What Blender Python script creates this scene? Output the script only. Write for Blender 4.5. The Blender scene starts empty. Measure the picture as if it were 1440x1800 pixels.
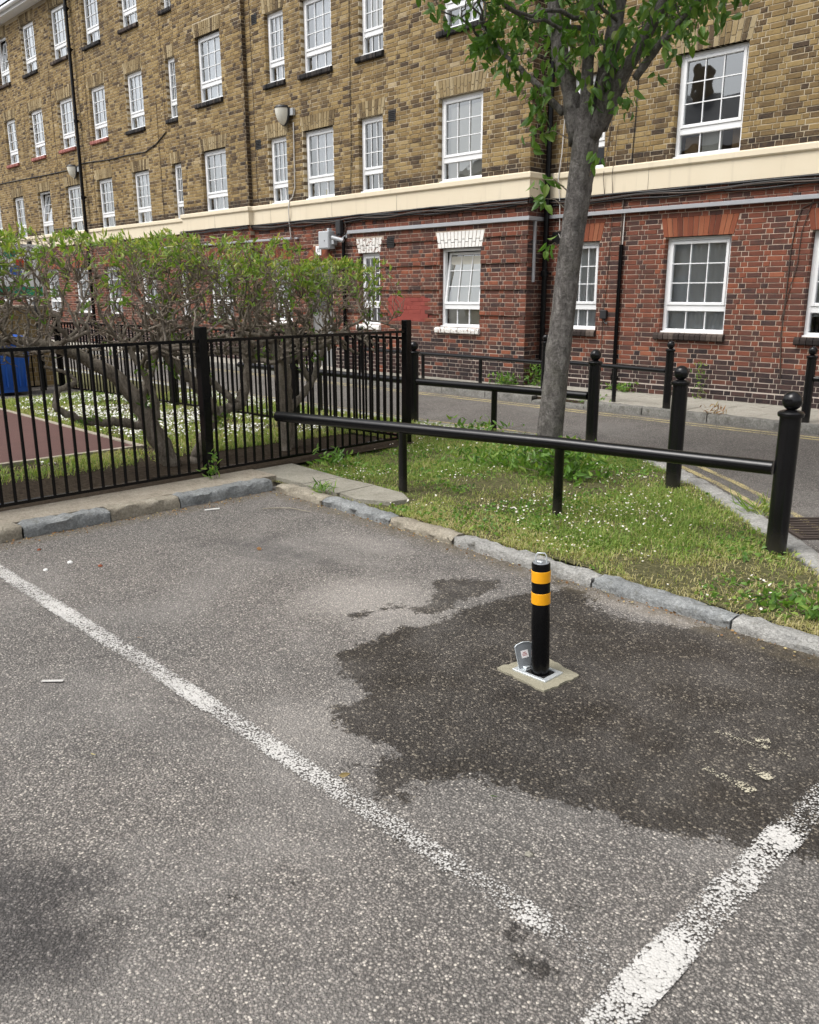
import bpy, math, random
import numpy as np
from mathutils import Vector, Matrix
rng = np.random.default_rng(11); random.seed(11)
S = bpy.context.scene; COL = S.collection
A = lambda *a: np.array(a, float)

# ------------------------------------------------------------------ camera, sky, sun, exposure
cd = bpy.data.cameras.new('camera'); cam = bpy.data.objects.new('camera', cd); COL.objects.link(cam)
cd.sensor_fit = 'HORIZONTAL'; cd.sensor_width = 36; cd.lens = 36*1474.456/1440; cd.clip_start = .05; cd.clip_end = 600
r_ = Vector((0.699629, 0.714505, -0.00129)); u_ = -Vector((0.179413, -0.177424, -0.967642)); f_ = Vector((-0.691614, 0.676759, -0.252323))
cam.matrix_world = Matrix(((r_.x, u_.x, -f_.x, 0), (r_.y, u_.y, -f_.y, 0), (r_.z, u_.z, -f_.z, 1.55), (0, 0, 0, 1)))
S.camera = cam
SUN_EL, SUN_AZ = math.radians(58), math.radians(200)      # azimuth clockwise from +Y: behind the camera
W = bpy.data.worlds.new('World'); S.world = W; W.use_nodes = True
wn = W.node_tree; bg = wn.nodes['Background']
sky = wn.nodes.new('ShaderNodeTexSky'); sky.sky_type = 'NISHITA'; sky.sun_disc = False
sky.sun_elevation = SUN_EL; sky.sun_rotation = SUN_AZ; sky.air_density = 1.0; sky.dust_density = 4.0; sky.ozone_density = 1.0
hs = wn.nodes.new('ShaderNodeHueSaturation'); hs.inputs['Saturation'].default_value = .18
wn.links.new(sky.outputs[0], hs.inputs['Color']); wn.links.new(hs.outputs[0], bg.inputs['Color'])
bg.inputs['Strength'].default_value = .15
sd = bpy.data.lights.new('sun', 'SUN'); sun = bpy.data.objects.new('sun', sd); COL.objects.link(sun)
sd.energy = 1.2; sd.angle = math.radians(28); sd.color = (1, .965, .91)
sdir = Vector((math.sin(SUN_AZ)*math.cos(SUN_EL), math.cos(SUN_AZ)*math.cos(SUN_EL), math.sin(SUN_EL)))
sun.rotation_euler = sdir.to_track_quat('Z', 'Y').to_euler(); sun.location = (0, 0, 20)
S.view_settings.view_transform = 'Standard'; S.view_settings.look = 'None'
S.view_settings.gamma = 1; S.view_settings.use_curve_mapping = False; S.view_settings.exposure = .76
S.render.engine = 'CYCLES'; S.cycles.max_bounces = 6; S.cycles.transparent_max_bounces = 12

# ------------------------------------------------------------------ helpers: objects
def tag(o, label=None, cat=None, group=None, kind=None):
    if label: o['label'] = label
    if cat: o['category'] = cat
    if group: o['group'] = group
    if kind: o['kind'] = kind
    return o
def thing(name, loc, label, cat, group=None):
    o = bpy.data.objects.new(name, None); o.location = loc; o.empty_display_size = .1; COL.objects.link(o)
    return tag(o, label, cat, group)
def wloc(o):
    v = Vector((0, 0, 0))
    while o: v = v + o.location; o = o.parent
    return v
def copy_tree(o, parent=None):
    c = o.copy(); COL.objects.link(c); c.parent = parent
    for ch in o.children: copy_tree(ch, c)
    return c
class MB:
    """collects vertices, quads and triangles; build() links them as one mesh object"""
    def __init__(s): s.V = []; s.n = 0; s.Q = []; s.T = []; s.qt = []; s.tt = []
    def add(s, V, Q=None, T=None, tone=.5):
        V = np.asarray(V, float).reshape(-1, 3); s.V.append(V)
        if Q is not None and len(Q):
            Q = np.asarray(Q, int).reshape(-1, 4); s.Q.append(Q+s.n); s.qt.append(np.broadcast_to(np.asarray(tone, float), (len(Q),)) if np.ndim(tone) == 0 or len(np.atleast_1d(tone)) == len(Q) else np.full(len(Q), .5))
        if T is not None and len(T):
            T = np.asarray(T, int).reshape(-1, 3); s.T.append(T+s.n); s.tt.append(np.broadcast_to(np.asarray(tone, float), (len(T),)) if np.ndim(tone) == 0 or len(np.atleast_1d(tone)) == len(T) else np.full(len(T), .5))
        s.n += len(V)
    def box(s, a, b, tone=.5):
        x0, y0, z0 = a; x1, y1, z1 = b
        s.add([(x0,y0,z0),(x1,y0,z0),(x1,y1,z0),(x0,y1,z0),(x0,y0,z1),(x1,y0,z1),(x1,y1,z1),(x0,y1,z1)],
              [(0,3,2,1),(4,5,6,7),(0,1,5,4),(1,2,6,5),(2,3,7,6),(3,0,4,7)], tone=tone)
    def cbox(s, a, b, c=.004, tone=.5):
        """box with chamfered edges on all sides"""
        a = A(*a); b = A(*b); V = []; 
        for ax in range(3):
            for sg in (0, 1):
                o1, o2 = (ax+1) % 3, (ax+2) % 3
                for p, q in ((0,0),(1,0),(1,1),(0,1)):
                    v = np.zeros(3); v[ax] = (a, b)[sg][ax]
                    v[o1] = b[o1]-c if p else a[o1]+c; v[o2] = b[o2]-c if q else a[o2]+c
                    V.append(v)
        V = np.array(V); Q = []
        for f in range(6):
            q = [f*4, f*4+1, f*4+2, f*4+3]; Q.append(q if f % 2 else q[::-1])
        key = {}
        for i, v in enumerate(V):
            m = tuple(int(v[k] > (a[k]+b[k])/2) for k in range(3)); key[(i//8, m)] = i
        T = []
        for m in np.ndindex(2, 2, 2): T.append([key[(0, m)], key[(1, m)], key[(2, m)]])
        for ax in range(3):
            o1, o2 = (ax+1) % 3, (ax+2) % 3
            for p in (0, 1):
                for q in (0, 1):
                    m0 = [0]*3; m0[o1] = p; m0[o2] = q; m1 = list(m0); m1[ax] = 1
                    Q.append([key[(o1, tuple(m0))], key[(o1, tuple(m1))], key[(o2, tuple(m1))], key[(o2, tuple(m0))]])
        s.add(V, Q, None, tone); n = s.n-len(V); s.T.append(np.array(T)+n); s.tt.append(np.full(len(T), tone if np.ndim(tone) == 0 else .5))
    def tube(s, P, R, k=6, tone=.5, cap=True):
        P = np.asarray(P, float); n = len(P); R = np.broadcast_to(np.asarray(R, float), (n,))
        D = np.gradient(P, axis=0); D /= np.maximum(np.linalg.norm(D, axis=1), 1e-9)[:, None]
        u = np.cross(D[0], (0, 0, 1.)); 
        if np.linalg.norm(u) < .1: u = np.cross(D[0], (0, 1., 0))
        V = []; an = np.arange(k)*2*np.pi/k
        for i in range(n):
            u = u-D[i]*np.dot(u, D[i]); u /= np.linalg.norm(u); w = np.cross(D[i], u)
            V.append(P[i]+R[i]*(np.cos(an)[:, None]*u+np.sin(an)[:, None]*w))
        V = np.concatenate(V); i, j = np.meshgrid(np.arange(n-1), np.arange(k), indexing='ij'); i = i.ravel(); j = j.ravel(); jn = (j+1) % k
        s.add(V, np.stack([i*k+j, i*k+jn, (i+1)*k+jn, (i+1)*k+j], 1), tone=tone)
        if cap:
            m = s.n
            s.add([P[0], P[-1]], None, None)
            b = m-len(V); j = np.arange(k); jn = (j+1) % k
            s.T.append(np.concatenate([np.stack([np.full(k, m), b+jn, b+j], 1), np.stack([np.full(k, m+1), b+(n-1)*k+j, b+(n-1)*k+jn], 1)])); s.tt.append(np.full(2*k, tone))
    def lathe(s, prof, c=(0, 0, 0), k=20, tone=.5):
        prof = np.asarray(prof, float); n = len(prof); an = np.arange(k)*2*np.pi/k
        V = np.concatenate([np.stack([r*np.cos(an), r*np.sin(an), np.full(k, z)], 1) for r, z in prof])+A(*c)
        i, j = np.meshgrid(np.arange(n-1), np.arange(k), indexing='ij'); i = i.ravel(); j = j.ravel(); jn = (j+1) % k
        s.add(V, np.stack([i*k+j, i*k+jn, (i+1)*k+jn, (i+1)*k+j], 1), tone=tone)
    def poly(s, pts, z0, z1, tone=.5, bottom=False):
        """prism from a convex or star-shaped outline"""
        pts = np.asarray(pts, float); n = len(pts)
        if np.ndim(z1) == 0: z1 = np.full(n, z1)
        V = np.concatenate([np.c_[pts, np.full(n, z0)], np.c_[pts, z1], [np.r_[pts.mean(0), z1.mean()]]])
        j = np.arange(n); jn = (j+1) % n
        Q = np.stack([j, jn, n+jn, n+j], 1); T = np.stack([n+j, n+jn, np.full(n, 2*n)], 1)
        s.add(V, Q, None, tone); s.T.append(T+s.n-len(V)); s.tt.append(np.full(n, tone))
    def mesh(s, name, mat, origin=(0, 0, 0), smooth=False, angle=None):
        me = bpy.data.meshes.new(name); V = np.concatenate(s.V)-A(*origin)
        Q = np.concatenate(s.Q) if s.Q else np.zeros((0, 4), int); T = np.concatenate(s.T) if s.T else np.zeros((0, 3), int)
        me.vertices.add(len(V)); me.vertices.foreach_set('co', V.astype(np.float32).ravel())
        me.loops.add(Q.size+T.size); me.loops.foreach_set('vertex_index', np.concatenate([Q.ravel(), T.ravel()]).astype(np.int32))
        me.polygons.add(len(Q)+len(T))
        me.polygons.foreach_set('loop_start', np.concatenate([np.arange(len(Q))*4, Q.size+np.arange(len(T))*3]).astype(np.int32))
        me.polygons.foreach_set('use_smooth', np.full(len(Q)+len(T), smooth or angle is not None))
        at = me.attributes.new('tone', 'FLOAT', 'FACE')
        at.data.foreach_set('value', np.concatenate([np.concatenate(s.qt) if s.qt else np.zeros(0), np.concatenate(s.tt) if s.tt else np.zeros(0)]).astype(np.float32))
        me.update(calc_edges=True); me.validate()
        if angle is not None: me.set_sharp_from_angle(angle=math.radians(angle))
        me.materials.append(mat); return me
    def build(s, name, mat, parent=None, smooth=False, angle=None, origin=None, kind=None):
        p = wloc(parent) if parent else Vector((0, 0, 0))
        if origin is None: origin = tuple(p)
        o = bpy.data.objects.new(name, s.mesh(name, mat, origin, smooth, angle)); COL.objects.link(o)
        o.location = Vector(origin)-p; o.parent = parent
        if kind: o['kind'] = kind
        return o
def smoothstep(x, a, b): t = np.clip((x-a)/(b-a), 0, 1); return t*t*(3-2*t)
class VN:
    """value noise in the plane"""
    def __init__(s, seed): s.g = np.random.default_rng(seed).random((64, 64))
    def __call__(s, x, y, sc=1., octs=3):
        t = 0; a = 1; tot = 0
        for o in range(octs):
            X = np.asarray(x)*sc*2**o+o*17.3; Y = np.asarray(y)*sc*2**o+o*9.1
            i = np.floor(X).astype(int); j = np.floor(Y).astype(int); fx = X-i; fy = Y-j; fx = fx*fx*(3-2*fx); fy = fy*fy*(3-2*fy)
            G = lambda p, q: s.g[p % 64, q % 64]
            t = t+a*((G(i, j)*(1-fx)+G(i+1, j)*fx)*(1-fy)+(G(i, j+1)*(1-fx)+G(i+1, j+1)*fx)*fy); tot += a; a *= .5
        return t/tot
vn = VN(3); vn2 = VN(8)
def sdist(px, py, poly):
    """signed distance to polygon, positive inside"""
    P = np.asarray(poly, float); n = len(P); d = np.full(px.shape, 1e9); ins = np.zeros(px.shape, bool)
    for i in range(n):
        a = P[i]; b = P[(i+1) % n]; e = b-a; t = np.clip(((px-a[0])*e[0]+(py-a[1])*e[1])/max(e@e, 1e-12), 0, 1)
        d = np.minimum(d, np.hypot(px-a[0]-t*e[0], py-a[1]-t*e[1]))
        c = ((a[1] > py) != (b[1] > py)) & (px < (b[0]-a[0])*(py-a[1])/((b[1]-a[1]) if b[1] != a[1] else 1e-9)+a[0]); ins ^= c
    return np.where(ins, d, -d)

# ------------------------------------------------------------------ helpers: materials
class NT:
    def __init__(s, name):
        s.m = bpy.data.materials.new(name); s.m.use_nodes = True; s.t = s.m.node_tree; s.t.nodes.clear()
        s.out = s.t.nodes.new('ShaderNodeOutputMaterial')
    def put(s, sock, v):
        if isinstance(v, bpy.types.NodeSocket): s.t.links.new(v, sock)
        elif v is not None:
            if isinstance(v, (tuple, list)) and len(v) == 3 and sock.type == 'RGBA': v = (*v, 1)
            sock.default_value = v
    def n(s, typ, ins=None, **at):
        nd = s.t.nodes.new('ShaderNode'+typ)
        for k, v in at.items(): setattr(nd, k, v)
        for k, v in (ins or {}).items(): s.put(nd.inputs[k], v)
        return nd
    def co(s, which='Object'): return s.n('TexCoord').outputs[which]
    def pos(s): return s.n('NewGeometry').outputs['Position']
    def noise(s, vec, sc, det=4, ro=.6, out='Fac', dist=0): return s.n('TexNoise', {'Vector': vec, 'Scale': sc, 'Detail': det, 'Roughness': ro, 'Distortion': dist}).outputs[out]
    def vor(s, vec, sc, out='Distance', feature='F1', rand=1.): return s.n('TexVoronoi', {'Vector': vec, 'Scale': sc, 'Randomness': rand}, feature=feature).outputs[out]
    def ramp(s, fac, stops, interp='LINEAR'):
        nd = s.n('ValToRGB', {'Fac': fac}); cr = nd.color_ramp; cr.interpolation = interp
        while len(cr.elements) < len(stops): cr.elements.new(.5)
        for e, (p, c) in zip(cr.elements, stops): e.position = p; e.color = (*c, 1) if isinstance(c, tuple) else (c, c, c, 1)
        return nd.outputs['Color']
    def mix(s, fac, a, b, mode='MIX'):
        nd = s.n('Mix', data_type='RGBA', blend_type=mode); s.put(nd.inputs[0], fac); s.put(nd.inputs[6], a); s.put(nd.inputs[7], b); return nd.outputs[2]
    def ma(s, op, a, b=None, c=None, clamp=False):
        nd = s.n('Math', operation=op, use_clamp=clamp); s.put(nd.inputs[0], a)
        if b is not None: s.put(nd.inputs[1], b)
        if c is not None: s.put(nd.inputs[2], c)
        return nd.outputs[0]
    def at(s, name, out='Fac'): return s.n('Attribute', attribute_name=name).outputs[out]
    def bump(s, h, st=.5, d=.01, nrm=None): return s.n('Bump', {'Height': h, 'Strength': st, 'Distance': d, 'Normal': nrm}).outputs[0]
    def map(s, vec, sc=(1, 1, 1), rot=(0, 0, 0)): return s.n('Mapping', {'Vector': vec, 'Scale': sc, 'Rotation': rot}).outputs[0]
    def bsdf(s, col, rough=.8, nrm=None, metal=0., spec=.5, **kw):
        b = s.n('BsdfPrincipled', {'Base Color': col, 'Roughness': rough, 'Metallic': metal, 'Specular IOR Level': spec, **kw})
        if nrm is not None: s.put(b.inputs['Normal'], nrm)
        s.t.links.new(b.outputs[0], s.out.inputs[0]); return b
    def end(s, sh): s.t.links.new(sh, s.out.inputs[0]); return s.m
def sr(r, g, b): return tuple(((c/255/12.92) if c/255 < .04045 else ((c/255+.055)/1.055)**2.4) for c in (r, g, b))
MT = {}
def plain(name, col, rough=.6, var=.15, sc=8., metal=0., bump=0., bsc=60., spec=.5):
    k = NT(name); v = k.pos(); f = k.noise(v, sc, 5)
    c = k.mix(f, tuple(x*(1-var) for x in col), tuple(min(1, x*(1+var)) for x in col))
    k.bsdf(c, rough, k.bump(k.noise(v, bsc, 4), bump, .01) if bump else None, metal, spec); MT[name] = k.m; return k.m
def brick_mat(name, stops, bumpst=.6):
    k = NT(name); v = k.pos(); t = k.at('tone')
    n1 = k.noise(v, 42, 4, .65); n2 = k.noise(v, 9, 3)
    tt = k.ma('ADD', t, k.ma('MULTIPLY', k.ma('SUBTRACT', n2, .5), .35)); tt = k.ma('ADD', tt, k.ma('MULTIPLY', k.ma('SUBTRACT', n1, .5), .45), clamp=True)
    c = k.ramp(tt, stops)
    big = k.noise(v, .55, 4, .6)
    c = k.mix(k.ma('MULTIPLY', k.ma('SUBTRACT', big, .42, clamp=True), 1.5, clamp=True), c, k.mix(.55, c, (.035, .03, .027)))
    st = k.noise(k.map(v, (5, 5, .45)), 1.0, 5, .65); c = k.mix(k.ramp(st, [(.52, 0.), (.75, .55)]), c, k.mix(.7, c, (.03, .026, .024)))
    k.bsdf(c, .88, k.bump(k.ma('ADD', n1, k.ma('MULTIPLY', k.noise(v, 160, 3), .5)), bumpst, .006), spec=.25); MT[name] = k.m
brick_mat('yellow_stock_brick', [(0, (.035, .026, .021)), (.14, (.095, .064, .038)), (.3, (.175, .118, .054)), (.5, (.255, .175, .075)), (.72, (.32, .228, .1)), (.9, (.36, .27, .14)), (1, (.43, .34, .21))])
brick_mat('red_brick', [(0, (.024, .018, .02)), (.2, (.068, .04, .036)), (.42, (.125, .051, .036)), (.62, (.18, .061, .039)), (.82, (.235, .076, .042)), (1, (.28, .105, .06))])
brick_mat('gauged_yellow', [(0, (.1, .07, .04)), (.3, (.22, .16, .08)), (.6, (.31, .235, .125)), (1, (.4, .32, .19))])
brick_mat('gauged_red', [(0, (.13, .04, .024)), (.4, (.225, .068, .036)), (.7, (.27, .088, .045)), (1, (.32, .12, .062))])
brick_mat('black_sill_brick', [(0, (.012, .012, .013)), (.5, (.028, .027, .028)), (1, (.06, .05, .045))])
brick_mat('brown_sill_brick', [(0, (.02, .016, .015)), (.5, (.06, .045, .04)), (1, (.12, .095, .08))])
brick_mat('pink_sill_paint', [(0, (.25, .09, .075)), (.5, (.36, .14, .12)), (1, (.42, .18, .15))])
brick_mat('red_paint', [(0, (.22, .048, .038)), (.5, (.25, .056, .045)), (1, (.28, .066, .052))])
def flaky(name):
    k = NT(name); v = k.pos(); n = k.noise(v, 22, 6, .7); m = k.ramp(n, [(.40, 0.), (.46, 1.)])
    c = k.mix(m, k.ramp(k.at('tone'), [(0, (.1, .04, .03)), (1, (.25, .11, .08))]), k.mix(k.noise(v, 8, 3), (.62, .6, .56), (.82, .81, .78)))
    k.bsdf(c, .75, k.bump(k.ma('ADD', m, k.noise(v, 90, 3)), .5, .004), spec=.3); MT[name] = k.m
flaky('flaky_white_paint')
plain('white_painted_brick', (.78, .77, .74), .7, .1, 14, bump=.4)
k = NT('mortar'); v = k.pos(); c = k.mix(k.noise(v, 6, 5), (.4, .33, .23), (.55, .48, .36)); big = k.noise(v, .6, 4)
c = k.mix(k.ma('MULTIPLY', k.ma('SUBTRACT', big, .5, clamp=True), 2.2, clamp=True), c, (.12, .1, .085))
k.bsdf(c, .95, k.bump(k.noise(v, 150, 3), .5, .004), spec=.1); MT['mortar'] = k.m
k = NT('red_wall_mortar'); v = k.pos(); c = k.mix(k.noise(v, 6, 5), (.36, .27, .21), (.54, .44, .36))
c = k.mix(k.ramp(k.n('SeparateXYZ', {0: v}).outputs[2], [(.15, 1.), (.8, 0.)]), c, k.mix(.65, c, (.5, .46, .42)))
k.bsdf(c, .95, k.bump(k.noise(v, 150, 3), .5, .004), spec=.1); MT['red_wall_mortar'] = k.m
k = NT('far_brick'); v = k.map(k.pos(), rot=(math.radians(90), 0, 0)); b = k.n('TexBrick', {'Vector': v, 'Color1': (.22, .16, .08, 1), 'Color2': (.12, .08, .045, 1), 'Mortar': (.36, .3, .22, 1), 'Scale': 1., 'Mortar Size': .008, 'Brick Width': .22, 'Row Height': .075})
k.bsdf(b.outputs[0], .9); MT['far_brick'] = k.m
k = NT('cream_render'); v = k.pos(); c = k.mix(k.noise(v, 1.3, 6), (.66, .57, .42), (.76, .68, .53)); st = k.noise(k.map(v, (7, 7, .6)), 1.0, 5)
c = k.mix(k.ma('MULTIPLY', k.ma('SUBTRACT', st, .55, clamp=True), 1.8), c, (.42, .36, .27))
k.bsdf(c, .8, k.bump(k.noise(v, 40, 5), .25, .004), spec=.3); MT['cream_render'] = k.m
plain('upvc_white', (.8, .81, .82), .35, .04, 3)
plain('black_paint', (.003, .003, .0035), .2, .3, 20, bump=.06, bsc=35, spec=.22)
k = NT('bollard_black_paint'); v = k.pos(); sc_ = k.noise(k.map(v, (1, 1, .35)), 60, 5, .8); m = k.ramp(sc_, [(.70, 0.), (.76, 1.)])
c = k.mix(k.ma('MULTIPLY', m, .6), k.mix(k.noise(v, 12, 4), (.003, .003, .0035), (.008, .008, .009)), (.1, .095, .09)); c = k.mix(k.ramp(k.n('SeparateXYZ', {0: v}).outputs[2], [(.06, .35), (.2, 0.)]), c, (.07, .062, .05))
k.bsdf(c, k.mix(k.noise(v, 15, 4), (.14,)*3, (.3,)*3), k.bump(k.noise(v, 26, 4), .1, .006), spec=.34); MT['bollard_black_paint'] = k.m
plain('grey_plastic', (.42, .44, .46), .45, .06); plain('dark_plastic', (.02, .02, .022), .5, .1); plain('conduit_grey', (.42, .43, .45), .4, .15, 5, metal=.4)
plain('lamp_glass', (.72, .7, .62), .35, .1, 9); plain('cable_black', (.012, .012, .013), .55, .2); plain('cable_brown', (.06, .04, .03), .6, .2); plain('cable_white', (.55, .53, .5), .5, .1)
plain('plaque_white', (.8, .8, .8), .5, .04); plain('soot_iron', (.016, .016, .017), .5, .2); plain('room_dark', (.13, .13, .135), .9, .2, 2)
plain('door_grey', (.2, .2, .2), .5, .1); plain('cardboard', (.36, .24, .13), .9, .12, 6); plain('blind_cream', (.62, .6, .52), .8, .04); plain('white_box', (.75, .75, .72), .6, .05)
plain('slate_roof', (.06, .06, .068), .7, .3, 4); plain('yellow_ornament', (.5, .38, .05), .6, .1); plain('pink_cloth', (.5, .25, .35), .8, .1)
k = NT('glass'); gl = k.n('BsdfGlossy', {'Color': (.95, .98, 1, 1), 'Roughness': .015}); tr = k.n('BsdfTransparent', {'Color': (.95, .97, .97, 1)})
fr = k.n('Fresnel', {'IOR': 1.5, 'Normal': k.bump(k.noise(k.pos(), 2.2, 2), .06, .05)}); k.t.links.new(k.bump(k.noise(k.pos(), 1.8, 2), .05, .05), gl.inputs['Normal'])
mx = k.n('MixShader', {0: k.ma('MULTIPLY_ADD', fr.outputs[0], 3.6, .08, clamp=True), 1: tr.outputs[0], 2: gl.outputs[0]}); MT['glass'] = k.end(mx.outputs[0])
k = NT('net_curtain'); t = k.n('BsdfTranslucent', {'Color': (.8, .82, .85, 1)}); d = k.n('BsdfDiffuse', {'Color': (.87, .89, .92, 1)}); tp = k.n('BsdfTransparent')
a = k.n('MixShader', {0: .15, 1: d.outputs[0], 2: t.outputs[0]}); MT['net_curtain'] = k.end(a.outputs[0])
# asphalt with wet and oily patches (attributes 'wet', 'oil' are distances in metres to hand-drawn outlines)
def asphalt(name, fine=True, base=1.0):
    k = NT(name); v = k.pos()
    s1 = k.vor(v, 132, 'Color'); d1 = k.vor(v, 132, 'Distance'); s2 = k.vor(v, 260, 'Color'); d2 = k.vor(v, 260, 'Distance')
    sep = k.n('SeparateColor', {0: s1}).outputs; sep2 = k.n('SeparateColor', {0: s2}).outputs
    def B(*c): return tuple(x*base for x in c)
    st = k.ramp(sep[0], [(0, B(.055, .054, .053)), (.4, B(.095, .091, .087)), (.7, B(.14, .132, .125)), (.87, B(.2, .19, .178)), (.95, B(.33, .315, .29)), (1, B(.46, .44, .4))])
    st2 = k.ramp(sep2[0], [(0, B(.055, .053, .052)), (.5, B(.11, .105, .1)), (.85, B(.165, .156, .147)), (1, B(.36, .345, .32))])
    hue = k.mix(k.ma('MULTIPLY', sep[1], .15), st, k.mix(1., st, (1.12, .95, .82), 'MULTIPLY'))
    binder = k.ramp(d1, [(.4, 1.), (.6, 0.)])
    c = k.mix(k.ma('MULTIPLY', k.ma('SUBTRACT', 1., binder), .75), k.mix(.42, hue, st2), B(.034, .033, .032))
    c = k.mix(1., c, (1., .985, .965), 'MULTIPLY'); big = k.noise(v, .7, 5, .6); mid = k.noise(v, 3.3, 4, .6)
    c = k.mix(k.ramp(big, [(.35, 0.), (.68, 1.)]), c, k.mix(1., c, (1.22, 1.19, 1.17), 'MULTIPLY'))
    c = k.mix(k.ramp(mid, [(.52, 0.), (.72, .55)]), c, k.mix(1., c, (.72, .72, .73), 'MULTIPLY'))
    dust = k.ramp(k.noise(v, 1.1, 6, .65, dist=.4), [(.48, 0.), (.72, .5)]); c = k.mix(dust, c, B(.17, .16, .15))
    h = k.ma('ADD', k.ma('MULTIPLY', d1, -1.), k.ma('MULTIPLY', d2, -.5)); rough = .9; spec = .25
    if fine:
        w = k.at('wet'); e = k.ma('MULTIPLY', k.ma('SUBTRACT', k.noise(v, 7, 8, .78), .5), .34); e2 = k.ma('MULTIPLY', k.ma('SUBTRACT', sep[2], .5), .024)
        e3 = k.ma('MULTIPLY', k.ma('SUBTRACT', k.noise(v, 38, 4, .75), .5), .12)
        wet = k.ramp(k.ma('MULTIPLY_ADD', k.ma('ADD', k.ma('ADD', w, e3), k.ma('ADD', e, e2)), 12., .5), [(.42, 0.), (.58, 1.)])
        wl = k.ramp(k.noise(v, 2.3, 6, .65), [(.38, 1.), (.7, .66)])
        wet = k.ma('MULTIPLY', wet, wl)
        wc = k.mix(1., c, (.185, .165, .145), 'MULTIPLY'); pale_stone = k.ramp(sep[0], [(.86, 0.), (.98, .55)])  # palest stones keep a light tone inside the wet patch
        c = k.mix(wet, c, k.mix(pale_stone, wc, (.3, .26, .2)))
        du = k.ma('MULTIPLY', k.ramp(k.ma('ADD', k.at('dust'), k.ma('MULTIPLY', k.ma('SUBTRACT', k.noise(v, 2.6, 6, .68), .5), .9)), [(.3, 0.), (.8, .8)]), k.ma('SUBTRACT', 1., wet)); c = k.mix(du, c, k.mix(.45, (.36, .34, .315), k.mix(1., c, (1.5, 1.46, 1.42), 'MULTIPLY')))
        o = k.at('oil'); oil = k.ramp(k.ma('MULTIPLY_ADD', k.ma('ADD', o, k.ma('MULTIPLY', k.ma('SUBTRACT', k.noise(v, 6, 5, .65), .5), .36)), 3.2, .5), [(.25, 0.), (.85, 1.)])
        c = k.mix(k.ma('MULTIPLY', oil, .78), c, k.mix(1., c, (.3, .3, .32), 'MULTIPLY'))
        tar = k.ramp(k.ma('MULTIPLY_ADD', k.ma('ADD', k.at('tar'), k.ma('MULTIPLY', k.ma('SUBTRACT', k.noise(v, 48, 4, .8), .5), .22)), 14., .5), [(.4, 0.), (.62, .85)]); c = k.mix(tar, c, k.mix(1., c, (.2, .19, .18), 'MULTIPLY'))
        sp = k.ramp(k.noise(v, 5.1, 3, .5), [(.735, 0.), (.76, 1.)]); c = k.mix(k.ma('MULTIPLY', sp, k.ma('MULTIPLY', k.noise(v, 60, 2), .9)), c, (.02, .02, .02))
        gr = k.ramp(k.at('grime'), [(0., 0.), (1., .8)]); gr = k.ma('MULTIPLY', gr, k.ramp(k.noise(v, 14, 5, .7), [(.35, .1), (.65, 1.)])); c = k.mix(gr, c, k.mix(k.noise(v, 80, 3), (.05, .04, .026), (.2, .16, .1)))
        rough = k.ma('SUBTRACT', .9, k.ma('MULTIPLY', wet, k.ramp(k.noise(v, 3.1, 4), [(.4, .3), (.65, .52)]))); spec = .32
    k.bsdf(c, rough, k.bump(h, .9, .006), spec=spec); MT[name] = k.m
asphalt('asphalt', True, 1.62); asphalt('road_asphalt', False, 1.35)
def paint(name, c1, c2, thr):
    """worn thermoplastic: chips away between the stones; attribute 'wear' raises the loss"""
    k = NT(name); v = k.pos(); w = k.at('wear'); d1 = k.vor(v, 132, 'Distance'); sc = k.n('SeparateColor', {0: k.vor(v, 132, 'Color')}).outputs[0]
    n = k.noise(v, 62, 5, .75); big = k.noise(v, 3.0, 3)
    keep = k.ma('ADD', k.ma('MULTIPLY', n, .75), k.ma('ADD', k.ma('MULTIPLY', k.ma('SUBTRACT', .5, d1), .5), k.ma('MULTIPLY', sc, .12)))
    keep = k.ma('SUBTRACT', k.ma('ADD', keep, k.ma('MULTIPLY', k.ma('SUBTRACT', big, .5), .55)), w)
    m = k.ramp(keep, [(thr-.03, 0.), (thr+.09, .93), (thr+.25, 1.)])
    c = k.mix(k.noise(v, 15, 5, .7), c1, c2); 
    crack = k.vor(v, 9, 'Distance', 'DISTANCE_TO_EDGE'); c = k.mix(k.ramp(crack, [(0., .45), (.018, 0.)]), c, (.2, .19, .17))
    b = k.bsdf(c, .75, k.bump(k.ma('ADD', m, k.ma('MULTIPLY', d1, -.6)), .6, .005), spec=.3)
    tp = k.n('BsdfTransparent'); MT[name] = k.end(k.n('MixShader', {0: m, 1: tp.outputs[0], 2: b.outputs[0]}).outputs[0])
paint('white_road_paint', (.4, .39, .37), (.6, .585, .56), .32); paint('old_yellow_white_paint', (.42, .38, .28), (.58, .54, .42), .45); paint('yellow_road_paint', (.45, .37, .17), (.56, .48, .26), .30)
def stone(name, c0, c1, c2):
    k = NT(name); v = k.pos(); n = k.noise(v, 55, 6, .7); b = k.noise(v, 7, 4); t = k.at('tone')
    c = k.ramp(k.ma('ADD', k.ma('MULTIPLY', n, .6), k.ma('MULTIPLY', b, .4)), [(.3, c0), (.5, c1), (.7, c2)])
    sp = k.vor(v, 260, 'Color'); c = k.mix(.18, c, k.mix(1., k.n('SeparateColor', {0: sp}).outputs[0], k.mix(1., c, (2., 2., 2.), 'MULTIPLY'), 'MULTIPLY'))
    moss = k.ramp(k.noise(v, 16, 5, .7), [(.56, 0.), (.72, .55)]); c = k.mix(moss, c, (.085, .078, .05))
    k.bsdf(c, .88, k.bump(k.ma('ADD', n, k.ma('MULTIPLY', k.noise(v, 18, 4), 1.4)), .8, .014), spec=.25); MT[name] = k.m
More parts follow.
